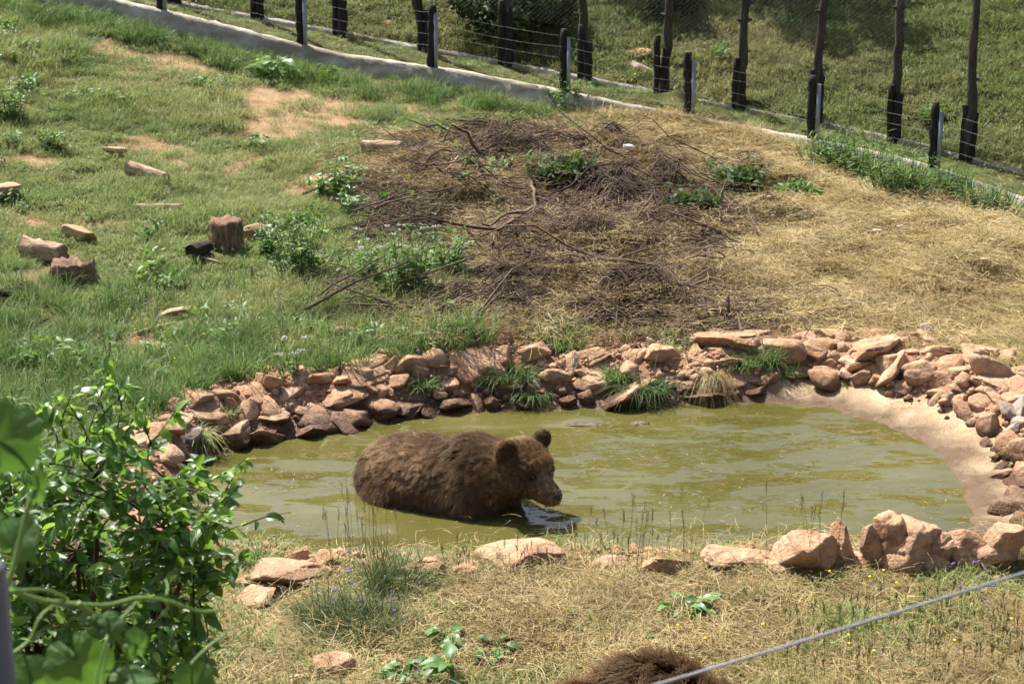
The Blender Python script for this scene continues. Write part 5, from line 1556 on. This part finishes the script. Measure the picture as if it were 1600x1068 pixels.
for path, nl, yg in (([(132, 700), (150, 640), (168, 590), (172, 525)], 6, 0.55), ([(330, 840), (380, 820), (455, 800)], 4, 0.3), ([(230, 700), (262, 660), (275, 640)], 6, 0.5),
                     ([(300, 770), (350, 740), (385, 718)], 8, 0.35), ([(300, 830), (350, 790), (372, 760)], 8, 0.25), ([(90, 690), (70, 640), (78, 630)], 6, 0.4), ([(300, 900), (355, 890), (380, 870)], 6, 0.1), ([(250, 950), (320, 930), (350, 915)], 6, 0.1),
                     ([(140, 690), (120, 650), (100, 622)], 6, 0.4), ([(190, 700), (205, 660), (215, 625)], 6, 0.45), ([(150, 660), (185, 625), (200, 600)], 5, 0.5), ([(60, 720), (45, 670), (60, 640)], 6, 0.4), ([(110, 700), (95, 660), (118, 605)], 6, 0.5), ([(160, 690), (165, 650), (150, 605)], 6, 0.5), ([(230, 720), (235, 690), (222, 655)], 6, 0.4), ([(20, 740), (30, 700), (18, 610)], 5, 0.5), ([(180, 680), (190, 640), (178, 590)], 6, 0.5)):
    pts = [at_y(px, py, 5.75) for px, py in path]
    for a, b in zip(pts[:-1], pts[1:]):
        twig(a, b, nl, 0.06, yg, 0.0032)
mb = MB()
for P, R in stems: mb.add(*tube(P - base, R, 5, False))
obj('branches', mb.mesh('branches', True), BTWIG, bush)
lm = []
for k, (V, F) in enumerate(LEAFV):
    for mt in (BUSHL, YOUNG):
        me = mesh_np('leaf', V, F); smooth(me); me.materials.append(mt); lm.append(me)
leaves.sort(key=lambda l: l[0][1])
rest = {False: MB(), True: MB()}
for n_, (c, az, pitch, roll, s, yg, v) in enumerate(leaves):
    R = Matrix.Rotation(az, 3, 'Z') @ Matrix.Rotation(-pitch, 3, 'Y') @ Matrix.Rotation(roll, 3, 'X')
    if n_ < 290:
        obj('leaf', lm[v * 2 + int(yg)], None, bush, loc=c - base, rot=R.to_euler(), scale=(s, s, s))
    else:
        put_leaf(rest[bool(yg)], *LEAFV[v], c - base, az, pitch, roll, s)
for yg, mt in ((False, BUSHL), (True, YOUNG)):
    if rest[yg].n: tag(obj('foliage', rest[yg].mesh('foliage', True), mt, bush), kind='stuff')

# ------------------------------------------------------------------ climbing vine, grey post and steel cable close to the camera
def vein_leaf(name, low, mid, high, tcol):
    m = NM(name, 0.55, 0.3)
    c = m.ramp(m.noise(45, 5), [(0.3, low), (0.5, mid), (0.72, high)])
    v = m.ramp(m.attr('tip'), [(0.55, 0.0), (1.0, 0.6)])
    m.color(m.mix(v, c, (0.16, 0.26, 0.08))); m.bump(m.math('ADD', m.noise(160, 4), m.math('MULTIPLY', v, -1.5)), 0.7, 0.004)
    m.translucent(m.mix(v, tcol, (0.10, 0.2, 0.03)), 0.3)
    return m.m
VINE = NM('vine_stem', 0.5, 0.4); VINE.color(VINE.ramp(VINE.noise(30, 4), [(0.3, (0.07, 0.14, 0.022)), (0.7, (0.13, 0.22, 0.045))]))
VLEAF = vein_leaf('vine_leaf', (0.022, 0.065, 0.012), (0.035, 0.095, 0.018), (0.05, 0.13, 0.024), (0.16, 0.32, 0.04))
post_base = np.array([-0.597, 1.86, 0]); post_base[2] = gz_at(post_base[0], post_base[1])
def cat(pts, n=24):
    P = np.asarray(pts, float); t = np.linspace(0, len(P) - 1, n); i = np.clip(t.astype(int), 0, len(P) - 2); f = (t - i)[:, None]
    p0, p1, p2, p3 = P[np.maximum(i - 1, 0)], P[i], P[i + 1], P[np.minimum(i + 2, len(P) - 1)]
    return 0.5 * (2 * p1 + (p2 - p0) * f + (2 * p0 - 5 * p1 + 4 * p2 - p3) * f ** 2 + (3 * p1 - p0 - 3 * p2 + p3) * f ** 3)
vine = thing('climbing_vine', post_base + [0, 0.05, 0], 'climbing vine with bright green stems winding round the grey post', 'vine')
vb = post_base + [0, 0.05, 0]
def vstem(pts, y, r, r1=None):
    P = cat([at_y(px, py, y + 0.02 * k) for k, (px, py) in enumerate(pts)])
    V, F = tube(P - vb, np.linspace(r, r1 or r * 0.7, len(P)), 8)
    me = mesh_np('stem', V, F); smooth(me); obj('stem', me, VINE.m, vine)
    return P
vstem([(-40, 1120), (-20, 1000), (5, 925), (60, 937), (125, 944), (170, 945), (215, 934), (262, 938), (310, 955), (345, 952)], 1.95, 0.0042, 0.002)
vstem([(8, 925), (25, 870), (42, 800), (55, 755), (60, 720)], 1.95, 0.0036, 0.0028)
vstem([(122, 942), (150, 965), (178, 990), (195, 1008)], 2.0, 0.0040, 0.0034)
vstem([(5, 925), (35, 922), (75, 922), (105, 935)], 1.97, 0.0028)
vstem([(20, 1020), (45, 1000), (62, 965), (80, 948), (95, 945)], 1.98, 0.0022)
vstem([(148, 1080), (155, 1040), (166, 1000), (168, 990)], 2.0, 0.0020)
vstem([(160, 1080), (162, 1045), (170, 1005)], 2.02, 0.0018)
vstem([(197, 1008), (200, 1040), (203, 1080)], 2.0, 0.0022)
vstem([(168, 990), (190, 965), (214, 940)], 2.0, 0.0020)
vstem([(258, 938), (262, 950), (248, 965)], 2.0, 0.0014)
vstem([(260, 930), (262, 915), (258, 905)], 2.0, 0.0014)
vstem([(275, 1090), (290, 1050), (320, 1015), (352, 990)], 2.1, 0.0030, 0.0018)
def lobed(n=40, lobes=5, depth=0.13, seed=0):
    r = np.random.default_rng(seed); th = np.linspace(-math.pi, math.pi, n, endpoint=False)
    rad = (1 - depth * (0.5 - 0.5 * np.cos(th * lobes)) ** 2) * (0.62 + 0.38 * np.cos(th * 0.5) ** 2) + 0.05 * np.abs(np.sin(th * 14))
    rad *= 1 - 0.75 * np.exp(-((np.abs(th) - math.pi) / 0.22) ** 2)
    rings = [np.zeros((1, 3))]
    for q in (0.35, 0.7, 1.0):
        z = 0.035 * np.cos(th * lobes + seed) * q - 0.25 * q * q + 0.16 * np.abs(np.sin(th)) * q + 0.05 * np.cos(th * 2 + seed) * q
        rings.append(np.stack([rad * q * np.cos(th), rad * q * np.sin(th), z], 1))
    V = np.concatenate(rings); j = np.arange(n); k = (j + 1) % n
    lobed.vein = np.concatenate([[1.0], np.tile((j % (n // lobes) == (n // 2) % (n // lobes)).astype(float), 3)])
    Q = np.concatenate([np.stack([1 + a * n + j, 1 + (a + 1) * n + j, 1 + (a + 1) * n + k, 1 + a * n + k], 1) for a in (0, 1)])
    return V, [Q, np.stack([np.zeros(n, int), 1 + j, 1 + k], 1)]
def vleaf(px, py, y, s, tilt, yaw, roll=0.0, stalk=None, seed=0):
    c = at_y(px, py, y); mb = MB(); V, F = lobed(seed=seed)
    R = np.array(Matrix.Rotation(yaw, 3, 'Z') @ Matrix.Rotation(tilt, 3, 'X') @ Matrix.Rotation(roll, 3, 'Z'))
    mb.add((V * s) @ R.T + c - vb, F, lobed.vein)
    if stalk:
        mb.add(*tube(cat([c, at_y((px + stalk[0]) / 2, (py + stalk[1]) / 2 - 8, y), at_y(*stalk, y)], 8) - vb, 0.0016, 5))
    me = mb.mesh('leaf', True); obj('leaf', me, VLEAF, vine)
vleaf(0, 690, 1.9, 0.050, 1.25, 0.3, 0.5, (50, 740), 1)
vleaf(118, 1030, 2.05, 0.052, 1.3, 0.2, -1.2, (100, 945), 2)
vleaf(50, 1065, 2.15, 0.04, 1.2, 0.6, 2.0, (30, 1010), 3)
vleaf(20, 850, 2.0, 0.036, 1.2, -0.4, 1.0, (30, 870), 4)
vleaf(170, 980, 2.0, 0.022, 0.9, 0.4, 1.2, (165, 965), 6)
vleaf(215, 1010, 2.05, 0.025, 1.4, 1.0, 1.6, (200, 1010), 7)
vleaf(200, 1062, 2.0, 0.034, 0.4, 0.3, 0.2, (160, 1050), 8)
vleaf(300, 1075, 2.1, 0.036, 1.3, 0.4, 0.8, (300, 1035), 9)
vleaf(150, 975, 2.0, 0.016, 0.9, 0.1, 0.4, (150, 962), 10)
vleaf(60, 762, 1.95, 0.024, 1.5, 1.2, 0.1, (56, 745), 12)
# cable fence: two grey posts and a taut steel cable
GREYP = metal_material('grey_painted_post', (0.09, 0.10, 0.125), 0.6, 0.2)
CABLE = metal_material('steel_cable', (0.24, 0.25, 0.28), 0.5, 0.4)
fence = thing('cable_fence', post_base, 'grey post and taut steel cable in front of the near shore', 'fence')
top_l = at_y(-6, 885, 1.86)
e0, e1 = at_y(985, 1068, 2.1), at_y(1600, 886, 2.25)
dv = (e1 - e0); right_end = e1 + dv * 0.65; left_end = e0 + (e0 - e1) / (e1[0] - e0[0]) * (e0[0] - post_base[0])
for pt, hi in ((np.array([post_base[0], post_base[1]]), top_l[2]), (right_end[:2], right_end[2] + 0.15)):
    z0 = gz_at(pt[0], pt[1]) - 0.15
    me = mesh_np('post', *box(pt[0] - post_base[0], pt[1] - post_base[1], (z0 + hi) / 2 - post_base[2], 0.05, 0.05, hi - z0))
    o = obj('post', me, GREYP, fence); bv = o.modifiers.new('bevel', 'BEVEL'); bv.width = 0.006
u = np.linspace(0, 1, 40)[:, None]; lp = left_end.copy()
C = lp + (right_end - lp) * u; C[:, 2] -= 0.012 * 4 * (u * (1 - u))[:, 0]
mid = e0 + (e1 - e0) * 0.5
V, F = tube(C - post_base, 0.0020, 8); me = mesh_np('cable', V, F); smooth(me); obj('cable', me, CABLE, fence)

# ------------------------------------------------------------------ trees and bushes on the hillside
TLEAF = grass_material('tree_leaf', (0.018, 0.042, 0.010), (0.03, 0.062, 0.015), (0.05, 0.09, 0.022), (0.06, 0.08, 0.025), 0.3, 0.25)
TBARK = bark_material('tree_bark', (0.03, 0.022, 0.016), (0.07, 0.052, 0.04), (0.13, 0.1, 0.08))
rt = np.random.default_rng(81)
def crown(n, cl, rad, size):
    """leaf faces spread through clumps of a crown"""
    c = cl[rt.integers(0, len(cl), n)]; d = rt.normal(0, 1, (n, 3)); d /= np.linalg.norm(d, axis=1)[:, None]
    p = c[:, :3] + d * (c[:, 3] * rt.uniform(0.35, 1.05, n))[:, None]
    a = rt.normal(0, 1, (n, 3)); a /= np.linalg.norm(a, axis=1)[:, None]; b = np.cross(a, d + 0.3 * rt.normal(0, 1, (n, 3))); b /= np.linalg.norm(b, axis=1)[:, None] + 1e-9
    s = size * rt.uniform(0.6, 1.3, n)[:, None]
    V = np.stack([p - a * s, p - b * s * 0.45, p + a * s, p + b * s * 0.45], 1).reshape(-1, 3)
    return V, np.arange(n * 4).reshape(-1, 4)
def tree(x, y, H, low, rad, label, n=5200):
    z = gz_at(x, y); t = thing('hill_tree', (x, y, z), label, 'tree')
    mb = MB(); P = wander((0, 0, -0.3), (rt.normal(0, 0.3), rt.normal(0, 0.3), H * 0.8), 9, 0.03, rt)
    mb.add(*tube(P, np.linspace(0.17, 0.05, 9), 8))
    cl = []
    for k in range(22):
        a, q = rt.uniform(0, 6.28), math.sqrt(rt.uniform()); h = rt.uniform(low, H); rr = rad * (1 - 0.55 * abs((h - low) / (H - low) - 0.35))
        c = np.array([q * rr * math.cos(a), q * rr * math.sin(a), h]); cl.append([*c, rt.uniform(0.45, 0.95) * rad * 0.36])
        i = min(int(h / H * 7), 7); mb.add(*tube(wander(P[i] * [1, 1, 0.8], c, 5, 0.05, rt), np.linspace(0.05, 0.012, 5), 5, False))
    obj('trunk', mb.mesh('trunk', True), TBARK, t)
    V, F = crown(n, np.array(cl), rad, 0.13)
    tag(obj('crown', mesh_np('crown', V, F), TLEAF, t), kind='stuff')
def bush_at(px, py, w, h, label, n=2600):
    p = on_ground(px, py); s = px_scale(p); t = thing('hill_bush', p, label, 'bush'); W, H = w / s, h / s
    cl = [[rt.normal(0, W * 0.28), rt.normal(0, W * 0.2), rt.uniform(0.1, 0.85) * H, rt.uniform(0.16, 0.3) * min(W, H * 1.3)] for _ in range(16)]
    V, F = crown(n, np.array(cl), 1, 0.075); V[:, 2] = np.maximum(V[:, 2], 0)
    mb = MB()
    for c in cl[:8]: mb.add(*tube(wander((0, 0, -0.1), c[:3], 5, 0.06, rt), np.linspace(0.03, 0.008, 5), 5, False))
    obj('stem', mb.mesh('stem', True), TBARK, t)
    tag(obj('foliage', mesh_np('foliage', V, F), TLEAF, t), kind='stuff')
bush_at(790, 62, 150, 110, 'dark rounded bush on the hillside behind the tall poles')
bush_at(850, 40, 110, 90, 'second dark bush overlapping the rounded bush on the hillside')
bush_at(1045, 28, 90, 70, 'dark bush high on the hillside between two poles')
for x, y, H, low, rad, lab in ((4.2, 35.8, 5.4, 1.5, 2.3, 'broad tree on the hillside whose shadow falls toward the right hand poles'),
                               (0.4, 36.2, 5.2, 1.5, 2.1, 'tall tree on the hillside above the dark bushes')):
    tree(x, y, H, low, rad, lab)
